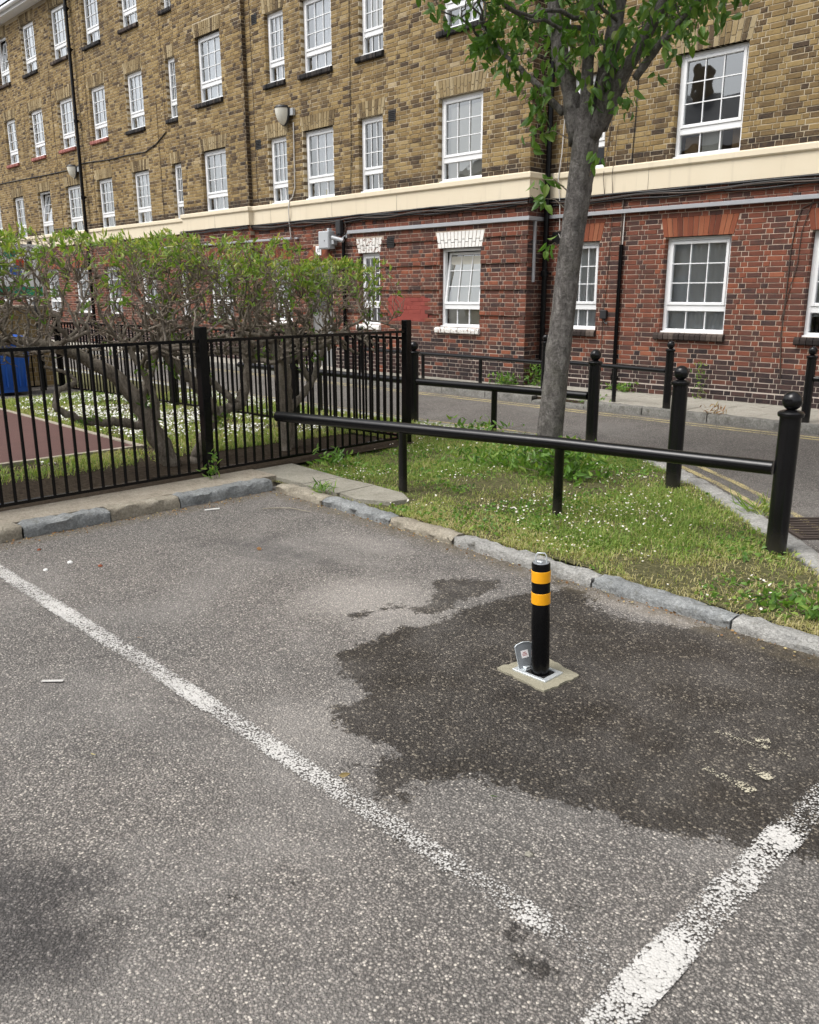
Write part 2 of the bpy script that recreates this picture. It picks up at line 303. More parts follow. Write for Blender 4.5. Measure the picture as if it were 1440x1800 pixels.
stone('blue_granite', (.1, .106, .108), (.23, .24, .24), (.4, .41, .405)); stone('grey_granite', (.14, .14, .132), (.3, .296, .28), (.48, .47, .445)); stone('tan_kerb_stone', (.15, .13, .1), (.29, .26, .205), (.43, .395, .33))
stone('dark_kerb', (.07, .068, .06), (.17, .165, .15), (.3, .29, .265)); stone('old_concrete', (.2, .17, .13), (.34, .3, .24), (.45, .4, .33)); stone('paving_concrete', (.2, .185, .15), (.285, .27, .225), (.36, .345, .295)); stone('far_paving', (.25, .235, .2), (.34, .32, .275), (.42, .4, .35))  # the far kerb gets a darker grey stone than the near ones
k = NT('fresh_concrete'); v = k.pos(); c = k.mix(k.noise(v, 14, 5), (.225, .208, .15), (.295, .275, .21)); k.bsdf(c, .8, k.bump(k.noise(v, 70, 4), .25, .004), spec=.3); MT['fresh_concrete'] = k.m
k = NT('soil'); v = k.pos(); n = k.noise(v, 30, 7, .75); c = k.ramp(n, [(.3, (.025, .018, .012)), (.5, (.062, .046, .032)), (.7, (.12, .095, .07))]); k.bsdf(c, .95, k.bump(n, 1., .03), spec=.1); MT['soil'] = k.m
k = NT('turf_soil'); v = k.pos(); n = k.noise(v, 40, 6, .7); c = k.ramp(n, [(.3, (.05, .048, .026)), (.55, (.13, .125, .06)), (.75, (.26, .22, .14))]); k.bsdf(c, .95, k.bump(n, 1., .03), spec=.1); MT['turf_soil'] = k.m
plain('red_rubber', (.085, .038, .031), .9, .2, 5, bump=.4, bsc=200); plain('galvanised', (.62, .66, .68), .42, .12, 25, metal=.55); plain('galvanised_dark', (.3, .32, .34), .45, .15, 25, metal=.6)
plain('amber_tape', (.9, .4, .008), .3, .08, 40); plain('sticker', (.82, .8, .8), .5, .02); plain('print_red', (.45, .12, .12), .6, .05); plain('hole_dark', (.006, .006, .006), .8, .1)
plain('ink', (.06, .07, .1), .6, .05); plain('bin_blue', (.012, .09, .42), .4, .1, 5); plain('sign_white', (.75, .76, .76), .5, .05); plain('sign_green', (.02, .26, .14), .5, .1); plain('sign_blue', (.04, .12, .42), .5, .15); plain('sign_red', (.55, .07, .03), .5, .1)
plain('cast_iron', (.045, .032, .026), .7, .4, 20, bump=.5)
def leafmat(name, stops, tr=.35, rough=.42):
    k = NT(name); t = k.at('tone'); c = k.ramp(t, stops); c = k.mix(k.ma('MULTIPLY', k.noise(k.pos(), 25, 3), .5), c, k.mix(1., c, (.7, .75, .6), 'MULTIPLY'))
    b = k.bsdf(c, rough, spec=.4); tl = k.n('BsdfTranslucent', {'Color': k.mix(1., c, (1.5, 1.6, .7), 'MULTIPLY')})
    MT[name] = k.end(k.n('MixShader', {0: tr, 1: b.outputs[0], 2: tl.outputs[0]}).outputs[0])
leafmat('hedge_leaf', [(0, (.05, .11, .02)), (.4, (.12, .22, .038)), (.75, (.26, .35, .07)), (1, (.42, .4, .13))])
leafmat('tree_leaf', [(0, (.045, .105, .022)), (.5, (.1, .2, .04)), (.85, (.18, .28, .06)), (1, (.24, .2, .08))])
leafmat('grass_blade', [(0, (.08, .15, .025)), (.4, (.17, .27, .05)), (.66, (.28, .36, .085)), (.84, (.42, .385, .16)), (1, (.5, .43, .24))], .3, .6)
leafmat('weed_leaf', [(0, (.05, .12, .022)), (.6, (.14, .27, .05)), (1, (.28, .37, .085))])
leafmat('dead_leaf', [(0, (.12, .06, .03)), (.5, (.32, .16, .06)), (1, (.5, .42, .22))], .15, .7)
plain('petal', (.78, .77, .74), .7, .05); plain('daisy_eye', (.6, .42, .03), .7, .1)
def barkmat(name, a, b, c_, sz=(14, 14, 3)):
    k = NT(name); v = k.co(); n = k.noise(k.map(v, sz), 2.2, 7, .72, dist=.6); n2 = k.noise(v, 60, 5, .7)
    f = k.ma('ADD', k.ma('MULTIPLY', n, .65), k.ma('MULTIPLY', n2, .35)); c = k.ramp(f, [(.32, a), (.5, b), (.68, c_)])
    gr = k.ramp(k.noise(v, 3.4, 4), [(.5, 0.), (.75, .35)]); c = k.mix(gr, c, (.09, .095, .05))
    k.bsdf(c, .9, k.bump(f, 1., .045), spec=.2); MT[name] = k.m
barkmat('tree_bark', (.035, .032, .03), (.15, .138, .13), (.34, .32, .3), (9, 9, 5)); barkmat('hedge_bark', (.075, .06, .045), (.27, .23, .185), (.5, .44, .37)); barkmat('hedge_twig', (.12, .085, .06), (.27, .22, .17), (.42, .36, .29))

# ================================================================== SETTING: ground, road, car park
m = MB(); m.add([(-150,-150,-.05),(150,-150,-.05),(150,150,-.05),(-150,150,-.05)], [(0,1,2,3)]); g = m.build('ground', MT['road_asphalt']); g['kind'] = 'structure'
KF = lambda x: 3.86-(x+5.46)*.0445           # front line of the right-hand kerb
def grid_sheet(x0, x1, y0, y1, st, z, yl=None):
    nx = int(round((x1-x0)/st))+1; ny = int(round((y1-y0)/st))+1
    X, Y = np.meshgrid(np.linspace(x0, x1, nx), np.linspace(y0, y1, ny), indexing='ij'); i, j = np.meshgrid(np.arange(nx-1), np.arange(ny-1), indexing='ij'); i = i.ravel(); j = j.ravel()
    return X.ravel(), Y.ravel(), np.stack([i*ny+j, (i+1)*ny+j, (i+1)*ny+j+1, i*ny+j+1], 1)
m = MB(); X, Y, Q = grid_sheet(-5.7, 1.2, -.6, 3.9, .03, 0); Zg = (vn(X, Y, .8, 3)-.5)*.012; m.add(np.c_[X, Y, Zg], Q)
park = m.build('car_park', MT['asphalt'], smooth=True); park['kind'] = 'structure'
WET = [(-2.73,2.60),(-2.64,2.68),(-2.66,2.88),(-2.64,3.11),(-2.57,3.45),(-2.47,3.55),(-2.49,3.66),(-2.37,3.65),(-2.20,3.46),(-2.06,3.44),(-1.87,3.48),(-1.66,3.66),(-1.16,3.7),(-.4,3.66),(.2,3.3),(.3,2.8),(-.1,2.45),(-.62,2.3),(-.70,2.24),(-.81,2.13),(-.86,2.16),(-1.09,2.04),(-1.27,1.98),(-1.49,1.92),(-1.58,1.89),(-1.62,1.87),(-1.70,1.79),(-1.74,1.70),(-1.69,1.60),(-1.76,1.57),(-1.90,1.71),(-1.92,1.80),(-2.04,1.79),(-2.12,1.76),(-2.31,1.82),(-2.31,1.88),(-2.27,1.92),(-2.33,2.03),(-2.47,2.07),(-2.68,2.18),(-2.70,2.35),(-2.71,2.57)]
SPOTS = [(-1.68,.99,.01),(-1.08,1.42,.028),(-.97,1.38,.035),(-1.02,1.36,.02),(-1.55,1.49,.02),(-1.63,1.12,.0),(-1.03,1.61,.012),(-1.95,1.64,.012),(-2.62,1.66,-.02),(-1.45,1.3,-.02),(-3.6,2.6,-.02),(-1.6,.8,-.01),(-2.4,1.1,-.02)]
WET2 = [(-3.09,3.21),(-3.02,3.32),(-2.81,3.46),(-2.73,3.35),(-2.74,3.15),(-2.72,2.99),(-2.68,2.84),(-2.77,2.79),(-2.87,2.79),(-2.85,2.89),(-2.92,3.03),(-3.03,3.11)]
wet = np.maximum(sdist(X, Y, WET), sdist(X, Y, WET2)-.015)
for (a, b, r) in ((-2.93,2.72,.03),(-2.98,2.6,.035),(-2.95,3.75,.03),(-2.6,3.68,.03),(-1.98,1.52,-.01)): wet = np.maximum(wet, r-np.hypot(X-a, (Y-b)*.6))
oil = sdist(X, Y, [(-2.5,.55),(-2.24,.68),(-2.14,.74),(-2.02,.80),(-1.89,.71),(-1.81,.73),(-1.71,.67),(-1.69,.59),(-1.74,.49),(-1.72,.41),(-2.1,.2),(-2.6,.3)])
oil = np.maximum(oil, sdist(X, Y, [(-4.97,2.39),(-4.98,2.76),(-4.46,3.29),(-3.44,3.27),(-3.28,2.86),(-4.01,2.53)])*.5-.14)
tar = np.full_like(X, -1.)
for a, b, q in SPOTS: tar = np.maximum(tar, q-np.hypot(X-a, Y-b))
grime = np.maximum(1-np.maximum(KF(X)-.06-Y, 0)/.12, 1-np.maximum(X+5.48, 0)/.16)
dust = np.zeros_like(X)
for a, b, ra, rb, q in ((-3.05,2.75,.5,.4,.9),(-3.9,3.45,.6,.25,.55),(-2.25,1.75,.45,.3,.5),(-1.9,3.62,.5,.1,.9),(-2.9,3.2,.35,.2,.6),(-2.1,1.2,.7,.35,.35),(-4.2,1.75,.8,.2,.3)): dust = np.maximum(dust, q*np.exp(-((X-a)/ra)**2-((Y-b)/rb)**2))
for nm, ar in (('tar', tar), ('dust', dust), ('wet', wet), ('oil', oil), ('grime', np.clip(grime, 0, 1))):
    a = park.data.attributes.new(nm, 'FLOAT', 'POINT'); a.data.foreach_set('value', np.clip(ar, -1, 1).astype(np.float32))
m = MB()
for q in (((-40,-30),(-5.7,-30),(-5.7,-.6),(-40,-.6)), ((-5.7,-30),(30,-30),(30,-.6),(-5.7,-.6)), ((1.2,-.6),(30,-.6),(30,3.9),(1.2,3.9))): m.add([(a, b, 0) for a, b in q], [(0,1,2,3)])
m.build('car_park_surround', MT['road_asphalt'], kind='structure')
m = MB(); m.add([(-70,3.9,0),(40,3.9,0),(40,9.9,0),(-70,9.9,0)], [(0,1,2,3)]); road = m.build('road', MT['road_asphalt']); road['kind'] = 'structure'

def strip(name, pts, wd, mat, parent, wearf, z=.007, seed=0):
    """painted line as a subdivided sheet; 'wear' grows to the ragged edges"""
    pts = np.asarray(pts, float); L = np.r_[0, np.cumsum(np.linalg.norm(np.diff(pts, axis=0), axis=1))]; n = max(2, int(L[-1]/.04)); s = np.linspace(0, L[-1], n)
    C = np.c_[np.interp(s, L, pts[:, 0]), np.interp(s, L, pts[:, 1])]; D = np.gradient(C, axis=0); D /= np.linalg.norm(D, axis=1)[:, None]; N = np.c_[-D[:, 1], D[:, 0]]
    us = np.linspace(-1, 1, 9); V = []; Wr = []
    for u in us: V.append(np.c_[C+N*u*wd/2, np.full(n, z)]); Wr.append(np.clip((abs(u)-.5)/.5, 0, 1)**2*.2+wearf(s, u))
    V = np.concatenate(V); i, j = np.meshgrid(np.arange(len(us)-1), np.arange(n-1), indexing='ij'); i = i.ravel(); j = j.ravel()
    if name != 'yellow_line': V[:, 2] += (vn(V[:, 0], V[:, 1], .8, 3)-.5)*.012
    mb = MB(); mb.add(V, np.stack([i*n+j, i*n+j+1, (i+1)*n+j+1, (i+1)*n+j], 1)); o = mb.build(name, MT[mat], parent)
    a = o.data.attributes.new('wear', 'FLOAT', 'POINT'); a.data.foreach_set('value', np.concatenate(Wr).astype(np.float32)); return o
def w1(s, u):   # along line one from the far kerb (s=0) to the near corner
    x = -5.5+s; base = np.interp(x, [-5.5,-4.6,-3.6,-2.7,-2.3,-1.9,-1.5,-1.32,-1.2,-1.1,-.98,-.86], [.0,-.02,.0,.03,.03,.07,.10,.125,.14,-.02,.16,.21]); return base
strip('parking_line', [(-5.5,1.525),(-3,1.522),(-.84,1.49)], .098, 'white_road_paint', park, w1)
def w2(s, u):
    y = .6+s; return np.interp(y, [.6,1.3,1.42,1.5,1.66,1.72,1.9,2.2,2.27,2.3,2.34,2.6,3.6], [.06,.05,.0,-.14,-.13,.05,.06,.05,-.08,-.06,.13,.13,.18])
strip('parking_line', [(-.765,.6),(-.772,1.7),(-.745,3.6)], .108, 'white_road_paint', park, w2)
for pts, wd, wr in (([(-1.19,2.72),(-1.09,2.725)], .045, .06), ([(-1.1,2.72),(-.93,2.735)], .03, .02), ([(-1.06,2.76),(-1.02,2.79)], .04, -.12), ([(-1.03,2.735),(-1.0,2.74)], .05, -.1), ([(-.97,2.735),(-.91,2.725)], .035, -.05), ([(-1.1,2.46),(-.92,2.445)], .04, .02), ([(-.98,2.45),(-.925,2.44)], .05, -.1), ([(-1.01,2.58),(-.91,2.55)], .035, 0.), ([(-.955,2.565),(-.915,2.55)], .05, -.15)):
    strip('worn_marking', pts, wd, 'old_yellow_white_paint', park, lambda s, u, wr=wr: np.full_like(s, wr+.05))
strip('worn_marking', [(-3.335,1.135),(-3.275,1.2)], .018, 'white_road_paint', park, lambda s, u: np.full_like(s, -.25))
yl = lambda s, u: np.full_like(s, .05)
for yy in (9.62, 9.47): strip('yellow_line', [(-40,yy),(25,yy)], .075, 'yellow_road_paint', road, yl, .005)
KERB = np.array([(-30,7.05),(-7.2,7.05),(-6.05,7.15),(-5.05,7.2),(-4.35,7.1),(-3.86,6.86),(-3.3,6.42),(-2.72,5.9),(-2.2,5.36),(-1.7,4.86),(-1.1,4.28),(-.62,3.84)])   # inner edge of the road-side kerb
def offset(P, d):
    D = np.gradient(P, axis=0); D /= np.linalg.norm(D, axis=1)[:, None]; return P+np.c_[-D[:, 1], D[:, 0]]*d
for d in (.3, .47): strip('yellow_line', offset(KERB, d)[:9], .075, 'yellow_road_paint', road, lambda s, u: np.where(s > s.max()-1.0, .12, .06), .005)

# kerb stones, one object each
def kerb_stone(parent, p0, p1, wd, h, mat, rough=.007, gap=.003):
    """p0->p1 is the front edge; the stone lies to its left"""
    p0 = A(*p0); p1 = A(*p1); L = np.linalg.norm(p1-p0); d = (p1-p0)/L; nl = A(-d[1], d[0]); n = max(4, int(L/.045))
    prof = [(0., -.06), (-.004, h*.45), (.0, h-.016), (.014, h-.001), (wd*.5, h+.002), (wd-.012, h), (wd, h-.014), (wd, -.06)]; mb = MB(); V = []
    for i in range(n+1):
        t = gap+(L-2*gap)*i/n; e = .006 if i in (0, n) else 0
        for u, z in prof:
            jz = rng.normal(0, rough*.6); ju = rng.normal(0, rough) if z > 0 else 0
            V.append((*(p0+d*(t+(e*.4 if i == 0 else -e*.4 if i == n else 0))+nl*(u+ju)), z-(e if z > h*.6 else 0)+(jz if z > 0 else 0)))
    k = len(prof); Q = [(i*k+j, (i+1)*k+j, (i+1)*k+j+1, i*k+j+1) for i in range(n) for j in range(k-1)]
    Q += [(0, j, j+1, k-1) for j in range(1, k-2)]+[(n*k, n*k+k-1, n*k+j+1, n*k+j) for j in range(1, k-2)]
    mb.add(V, Q); return mb.build('kerb_stone', MT[mat], parent, angle=50)
def kerb(name, loc, ): 
    o = bpy.data.objects.new(name, None); o.location = loc; o.empty_display_size = .1; COL.objects.link(o); o['kind'] = 'structure'; return o
kb = kerb('kerb', (-5.5, 3.86, 0)); xs = [-5.5,-4.86,-4.08,-3.46,-2.39,-1.59,-1.0,-.55,.3]
for a, b, mt in zip(xs, xs[1:], ('tan_kerb_stone','blue_granite','tan_kerb_stone','grey_granite','blue_granite','grey_granite','grey_granite','grey_granite')):
    kerb_stone(kb, (a, KF(a)), (b, KF(b)), .115, .056, mt)
ys = [-3.6,-2.7,-1.8,-.9,.0,1.0,1.88,2.48,3.02,3.86]
for a, b, mt in zip(ys, ys[1:], ('tan_kerb_stone','blue_granite','tan_kerb_stone','blue_granite','tan_kerb_stone','tan_kerb_stone','blue_granite','tan_kerb_stone','blue_granite')):
    kerb_stone(kb, (-5.535, a), (-5.535, b), .13, .088, mt)
kr = kerb('road_kerb', (-4, 7.1, 0)); P = KERB[1:]; L = np.r_[0, np.cumsum(np.linalg.norm(np.diff(P, axis=0), axis=1))]; s = 0
while s < L[-1]-.1:
    e = min(L[-1], s+rng.uniform(.65, .95)); pt = lambda q: (np.interp(q, L, P[:, 0]), np.interp(q, L, P[:, 1])); kerb_stone(kr, pt(s), pt(e), .15, .058, ('grey_granite', 'grey_granite', 'blue_granite')[int(rng.integers(3))]); s = e
x = -30.
while x < -7.4: kerb_stone(kr, (x, 7.05), (x+.9, 7.05), .15, .058, 'grey_granite'); x += .9
# far pavement: kerb, slabs
fp = kerb('pavement', (-5, 10, 0)); x = -30.
while x < 4:
    h = .105 if not (-7.75 < x < -6.7) else .05
    kerb_stone(fp, (x+.9, 9.98), (x, 9.98), .15, h, 'dark_kerb', .004); x += .9
m = MB(); m.box((-60, 9.97, -.04), (30, 11.5, .082)); m.build('paving_bed', MT['soil'], fp)
ry = [9.985, 10.44, 10.9, 11.4]; 
for r in range(3):
    x = -34+r*.3
    while x < 3:
        w = .9; mb = MB(); z = .1+rng.normal(0, .002); mb.cbox((x+.006, ry[r]+.005, .05), (x+w-.006, ry[r+1]-.005, z), .005); mb.build('paving_slab', MT['far_paving'], fp, origin=(x+w/2, (ry[r]+ry[r+1])/2, .08)); x += w

# raised ground left of the bay, slabs at the corner, verge
m = MB(); m.box((-6.02, -4, -.06), (-5.66, 3.99, .086)); st_ = m.build('concrete_strip', MT['old_concrete']); st_['kind'] = 'structure'
sl = kerb('corner_paving', (-5.2, 4.15, 0))
for q in ([(-6.03,3.98),(-5.29,3.985),(-5.28,4.36),(-6.03,4.42)], [(-5.275,3.97),(-4.85,3.965),(-4.86,4.36),(-5.27,4.35)], [(-4.835,3.985),(-4.6,3.95),(-4.36,4.06),(-4.32,4.22),(-4.5,4.33),(-4.85,4.355)]):
    mb = MB(); q = A(*[c for p in q for c in p]).reshape(-1, 2); mb.poly(q, .0, .074); mb.build('paving_slab', MT['paving_concrete'], sl)
VERGE = np.array([(-30,5.9),(-6.0,5.93),(-5.97,3.9)]+[(x, KF(x)+.12) for x in (-5.4,-4.5,-3.5,-2.5,-1.5,-.62)]+[tuple(p) for p in KERB[::-1][1:]])
def flat(name, poly, z, mat, st=.12, amp=.02, kind='structure', hf=None):
    P = np.asarray(poly); X, Y, Q = grid_sheet(P[:, 0].min(), P[:, 0].max(), P[:, 1].min(), P[:, 1].max(), st, z); d = sdist(X, Y, P)
    ok = (d > -st*.4); keep = ok[Q].all(1); Z = z+(vn(X, Y, 2.5, 3)-.5)*amp+(0 if hf is None else hf(X, Y)); Z = np.where(d < .1, np.minimum(Z, z), Z)
    mb = MB(); mb.add(np.c_[X, Y, Z], Q[keep]); o = mb.build(name, MT[mat], smooth=True); o['kind'] = kind; return o
vz = lambda X, Y: .05*np.exp(-((X+4.38)**2+(Y-6.05)**2)/.18)
flat('verge_ground', VERGE[(VERGE[:, 0] > -12)], .045, 'turf_soil', .06, .025, hf=vz)
flat('verge_ground_far', [(-30,5.6),(-6,5.9),(-6,7.05),(-30,7.05)], .05, 'turf_soil', .2)
flat('playground_soil', [(-12.8,-5),(-6.0,-5),(-6.0,5.95),(-12.8,5.6)], .075, 'soil', .09, .04)
m = MB(); m.poly([(-12.6,-5),(-7.72,-5),(-7.7,3.76),(-12.6,3.82)], -.02, .105); m.build('rubber_play_surface', MT['red_rubber'], kind='structure')
m = MB(); m.box((-12.68,-5,0), (-12.6,3.9,.11)); m.box((-12.6,3.775,0),(-7.62,3.835,.112)); m.box((-7.69,-5,0),(-7.63,3.774,.112)); m.build('surface_edging', MT['old_concrete'], kind='structure')
m = MB(); m.add([(-30,-5,.07),(-12.7,-5,.07),(-12.7,5.6,.07),(-30,5.6,.07)], [(0,1,2,3)]); m.build('path', MT['road_asphalt'], kind='structure')

# ================================================================== THE BUILDING
bld = thing('apartment_building', (-10, 11.3, .1), 'long four storey yellow brick flats with red brick ground floor and cream band', 'building')
BH, JT = .0685, .0095
ALLB = []            # every brick: (score, section, V(12,3), tone, material)
SECT = {}
camp = A(0, 0, 1.55)
def ivals(ops, z):
    out = []
    for o in ops:
        if o[0] == 'r' and o[3]-.02 < z < o[4]+.02: out.append((o[1], o[2]))
        if o[0] == 't' and o[5] < z < o[6]-.008:
            t = (z-o[5])/(o[6]-o[5]); out.append((o[1]+(o[3]-o[1])*t, o[2]+(o[4]-o[2])*t))
    return out
def lay(sec, org, U, Nin, u0, u1, z0, z1, ops, mat, tonef, offf=None, depth=.1):
    """Flemish bond between u0..u1 and z0..z1 around openings"""
    org = A(*org); U = A(*U); Nin = A(*Nin); Zv = A(0, 0, 1); nc = int(round((z1-z0)/BH))
    for c in range(nc):
        za = z0+c*BH+JT/2; zb = z0+(c+1)*BH-JT/2; zm = (za+zb)/2; iv = ivals(ops, zm)
        off = offf(c, zm) if offf else 0.
        u = u0-(0 if c % 2 == 0 else .1515); k = c % 2
        while u < u1:
            w = .1935 if k % 2 == 0 else .0905; k += 1; a, b = u+JT/2, u+w+JT/2; u += w+JT
            segs = [(max(a, u0+.001), min(b, u1-.001))]
            for (p, q) in iv:
                new = []
                for (s0, s1) in segs:
                    if q <= s0 or p >= s1: new.append((s0, s1)); continue
                    if p-s0 > .03: new.append((s0, p-.002))
                    if s1-q > .03: new.append((q+.002, s1))
                segs = new
            for (s0, s1) in segs:
                if s1-s0 < .028: continue
                um = (s0+s1)/2; t = tonef(um, zm, mat)
                mt, t = (t if isinstance(t, tuple) else (mat, t))
                e = .0045; j = rng.normal(0, .0012, 4); f = off+rng.normal(0, .0016)
                fr = [(s0+e, za+e), (s1-e, za+e), (s1-e, zb-e), (s0+e, zb-e)]; ot = [(s0, za), (s1, za), (s1, zb), (s0, zb)]
                V = [org+U*p+Zv*q+Nin*(f+j[i]) for i, (p, q) in enumerate(fr)]+[org+U*(p+rng.normal(0, .001))+Zv*(q+rng.normal(0, .0012))+Nin*(f+e) for p, q in ot]+[org+U*p+Zv*q+Nin*(off+depth) for p, q in ot]
                V = np.array(V); ctr = V[:4].mean(0); dv = camp-ctr; dd = np.linalg.norm(dv); cs = max(0, -(Nin@dv)/dd)
                vv = ctr-camp; dpt = vv@np.array(f_); inside = dpt > .1 and abs(vv@np.array(r_))/dpt < .475 and abs(vv@np.array(u_))/dpt < .6
                vis = cs*(s1-s0)/dd**2 if inside else 0.
                ALLB.append((vis, sec, V, t, mt))
BQ = np.array([(0,1,2,3),(4,5,1,0),(5,6,2,1),(6,7,3,2),(7,4,0,3),(8,9,5,4),(9,10,6,5),(10,11,7,6),(11,8,4,7)])
def backing(sec, org, U, Nin, u0, u1, z0, z1, ops, mat, rec=.0068, jamb=.2, offz=None):
    """mortar sheet with jambs round rectangular openings"""
    org = A(*org); U = A(*U); Nin = A(*Nin); R = [o for o in ops if o[0] == 'r']; e = .004
    us = sorted({u0, u1, *[min(max(o[1]-e, u0), u1) for o in R], *[min(max(o[2]+e, u0), u1) for o in R]}); zs = sorted({z0, z1, *[min(max(o[3]-e, z0), z1) for o in R], *[min(max(o[4]+e, z0), z1) for o in R]})
    if offz: zs = sorted({*zs, *[z for a in offz for z in a[:2]]})
    mb = SECT.setdefault(sec, {}).setdefault(mat, MB()); P = lambda u, z, d: org+U*u+A(0, 0, z)+Nin*d
    for a, b in zip(us, us[1:]):
        for c, d in zip(zs, zs[1:]):
            um, zm = (a+b)/2, (c+d)/2
            if any(o[1]-e < um < o[2]+e and o[3]-e < zm < o[4]+e for o in R): continue
            r = rec
            if offz:
                for q in offz:
                    if q[0] < zm < q[1]: r = rec+q[2]
            mb.add([P(a, c, r), P(b, c, r), P(b, d, r), P(a, d, r)], [(0,1,2,3)])
    for o in R:
        a, b, c, d = max(o[1]-e, u0), min(o[2]+e, u1), max(o[3]-e, z0), min(o[4]+e, z1)
        for (p, q), (s_, t_) in (((a,c),(a,d)), ((a,d),(b,d)), ((b,d),(b,c)), ((b,c),(a,c))):
            mb.add([P(p, q, rec), P(s_, t_, rec), P(s_, t_, jamb), P(p, q, jamb)], [(0,1,2,3)])
YC, YB, YA1, YA0 = 11.335, 10.88, 10.78, 11.22
def dk(p): return rng.random() < p
def tone_yel(u, z, m): return float(np.clip(rng.normal(.55, .17), .12, 1)) if not dk(.26) else float(rng.uniform(.08, .36))
def soldier(f):   # the blackened course just above the cream band
    def g(u, z, m): return float(rng.uniform(0, .16)) if z < 3.47 else f(u, z, m)
    return g
def near_edge(f, ue, wd=.5, pr=.6):
    def g(u, z, m): return float(rng.uniform(0, .3)) if dk(pr*max(0, 1-abs(u-ue)/wd)) else f(u, z, m)
    return g
def tone_red(u, z, m):
    if dk(.9 if z < .5 else .45 if z < .8 else 0.): return float(rng.uniform(0, .2))
    if dk(.3): return float(rng.uniform(.14, .4))
    return float(np.clip(rng.normal(.58, .15), .1, .95))
def tone_redB(u, z, m):
    if -11.68 < u < -10.65 and 1.06 < z < 1.5: return ('red_paint', float(rng.uniform(0, 1)))
    return tone_red(u, z, m)
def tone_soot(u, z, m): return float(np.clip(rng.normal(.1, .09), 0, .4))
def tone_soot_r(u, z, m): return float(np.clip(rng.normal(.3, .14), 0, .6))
ARCH_H = .26
def win_ops(ws): # (u0,u1,z0,z1) -> opening + flared arch
    o = []
    for w in ws:
        u0, u1, z0, z1 = w[:4]; o.append(('r', u0, u1, z0, z1)); h = w[4] if len(w) > 4 else ARCH_H
        if h: o.append(('t', u0-.03, u1+.03, u0-.085, u1+.085, z1+.0, z1+h))
    return o
WINS = []   # filled with dicts for the window builder
def W_(sec, u0, u1, z0, z1, cols=3, cur='net', sill=None, arch='gauged_yellow', tilt=0, extra=None): WINS.append(dict(sec=sec, u0=u0, u1=u1, z0=z0, z1=z1, cols=cols, cur=cur, sill=sill, arch=arch, tilt=tilt, extra=extra))
# right wing (C)
W_('C', -6.38, -5.41, 3.352, 4.66, 3, 'none', extra='boxes'); W_('C', -8.10, -7.48, 3.352, 4.66, 3, 'blind'); W_('C', -4.36, -3.39, 3.352, 4.66, 3, 'net')
W_('C', -6.38, -5.41, 1.0, 2.31, 3, 'nets', 'brown_sill_brick', 'gauged_red'); W_('C', -8.10, -7.48, 1.0, 2.31, 3, 'nets', 'brown_sill_brick', 'gauged_red'); W_('C', -4.36, -3.39, 1.0, 2.31, 3, 'lace', 'brown_sill_brick', 'gauged_red')
# middle wing (B)
W_('B', -10.42, -9.46, 3.352, 4.65, 3, 'blindfull'); W_('B', -12.43, -11.79, 3.352, 4.61, 3, 'none', extra='mug'); W_('B', -14.08, -13.16, 3.352, 4.60, 3, 'net', extra='yellow'); W_('B', -15.24, -14.62, 3.352, 4.61, 3, 'net')
W_('B', -10.38, -9.50, 5.64, 6.93, 3, 'side', 'black_sill_brick'); W_('B', -12.38, -11.76, 5.62, 6.90, 3, 'blind', 'black_sill_brick'); W_('B', -14.05, -13.15, 5.61, 6.88, 3, 'net', 'black_sill_brick'); W_('B', -15.21, -14.6, 5.62, 6.88, 3, 'net', 'black_sill_brick')
W_('B', -10.37, -9.45, .985, 2.29, 3, 'blindfull', 'flaky_white_paint', 'white_painted_brick', 8); W_('B', -12.46, -11.9, .985, 2.28, 3, 'dark', 'white_painted_brick', 'flaky_white_paint'); W_('B', -15.3, -14.62, .985, 2.2, 3, 'lace', 'white_painted_brick', 'gauged_red')
# bay (A1)
for z0, z1, sl_ in ((.985, 2.29, 'brown_sill_brick'), (3.33, 4.61, None), (5.6, 6.9, 'black_sill_brick'), (7.9, 9.2, 'black_sill_brick')): W_('A1', -17.66, -16.68, z0, z1, 3, 'net', sl_, 'gauged_red' if z0 < 2 else 'gauged_yellow')
# left wing (A0)
a0 = [(-19.76,-19.26,'d'),(-21.82,-20.94,'a'),(-23.92,-22.99,'b'),(-26.02,-25.02,'c'),(-28.12,-27.15,'d'),(-30.2,-29.3,'e'),(-32.3,-31.4,'f')]
for i, (p, q, _) in enumerate(a0):
    for z0, z1, sl_ in ((1.0, 2.3, 'brown_sill_brick'), (3.32, 4.61, None), (5.62, 6.94, ('black_sill_brick', 'black_sill_brick', 'pink_sill_paint', 'pink_sill_paint', 'pink_sill_paint', 'pink_sill_paint', 'pink_sill_paint')[i]), (7.97, 9.3, 'brown_sill_brick' if i % 2 else 'black_sill_brick')):
        cur = ('dark' if z0 < 7 and i > 1 else 'half' if z0 > 7 else 'net'); tl = 10 if (i, z0) in ((5, 7.97), (4, 3.32)) else 0
        W_('A0', p, q, z0, z1, 2 if q-p < .5 else 3, cur, sl_, 'gauged_red' if z0 < 2 else 'gauged_yellow', tl)
def opsfor(sec, lo, hi): return win_ops([(w['u0'], w['u1'], w['z0'], w['z1']) for w in WINS if w['sec'] == sec and lo <= w['z0'] < hi])
X_, Yn = (1, 0, 0), (0, 1, 0)
ZB0, ZB1 = 2.975, 3.35
def grooves(c, z): return .03 if (c % 6 == 3 and c > 12) else 0.
def corbel(c, z): return -.022 if z > 2.86 else (-.012 if 2.70 < z < 2.80 else (-.03 if z < .25 else 0.))
def plinth(c, z): return -.03 if z < .25 else (-.02 if z > 2.86 else 0.)
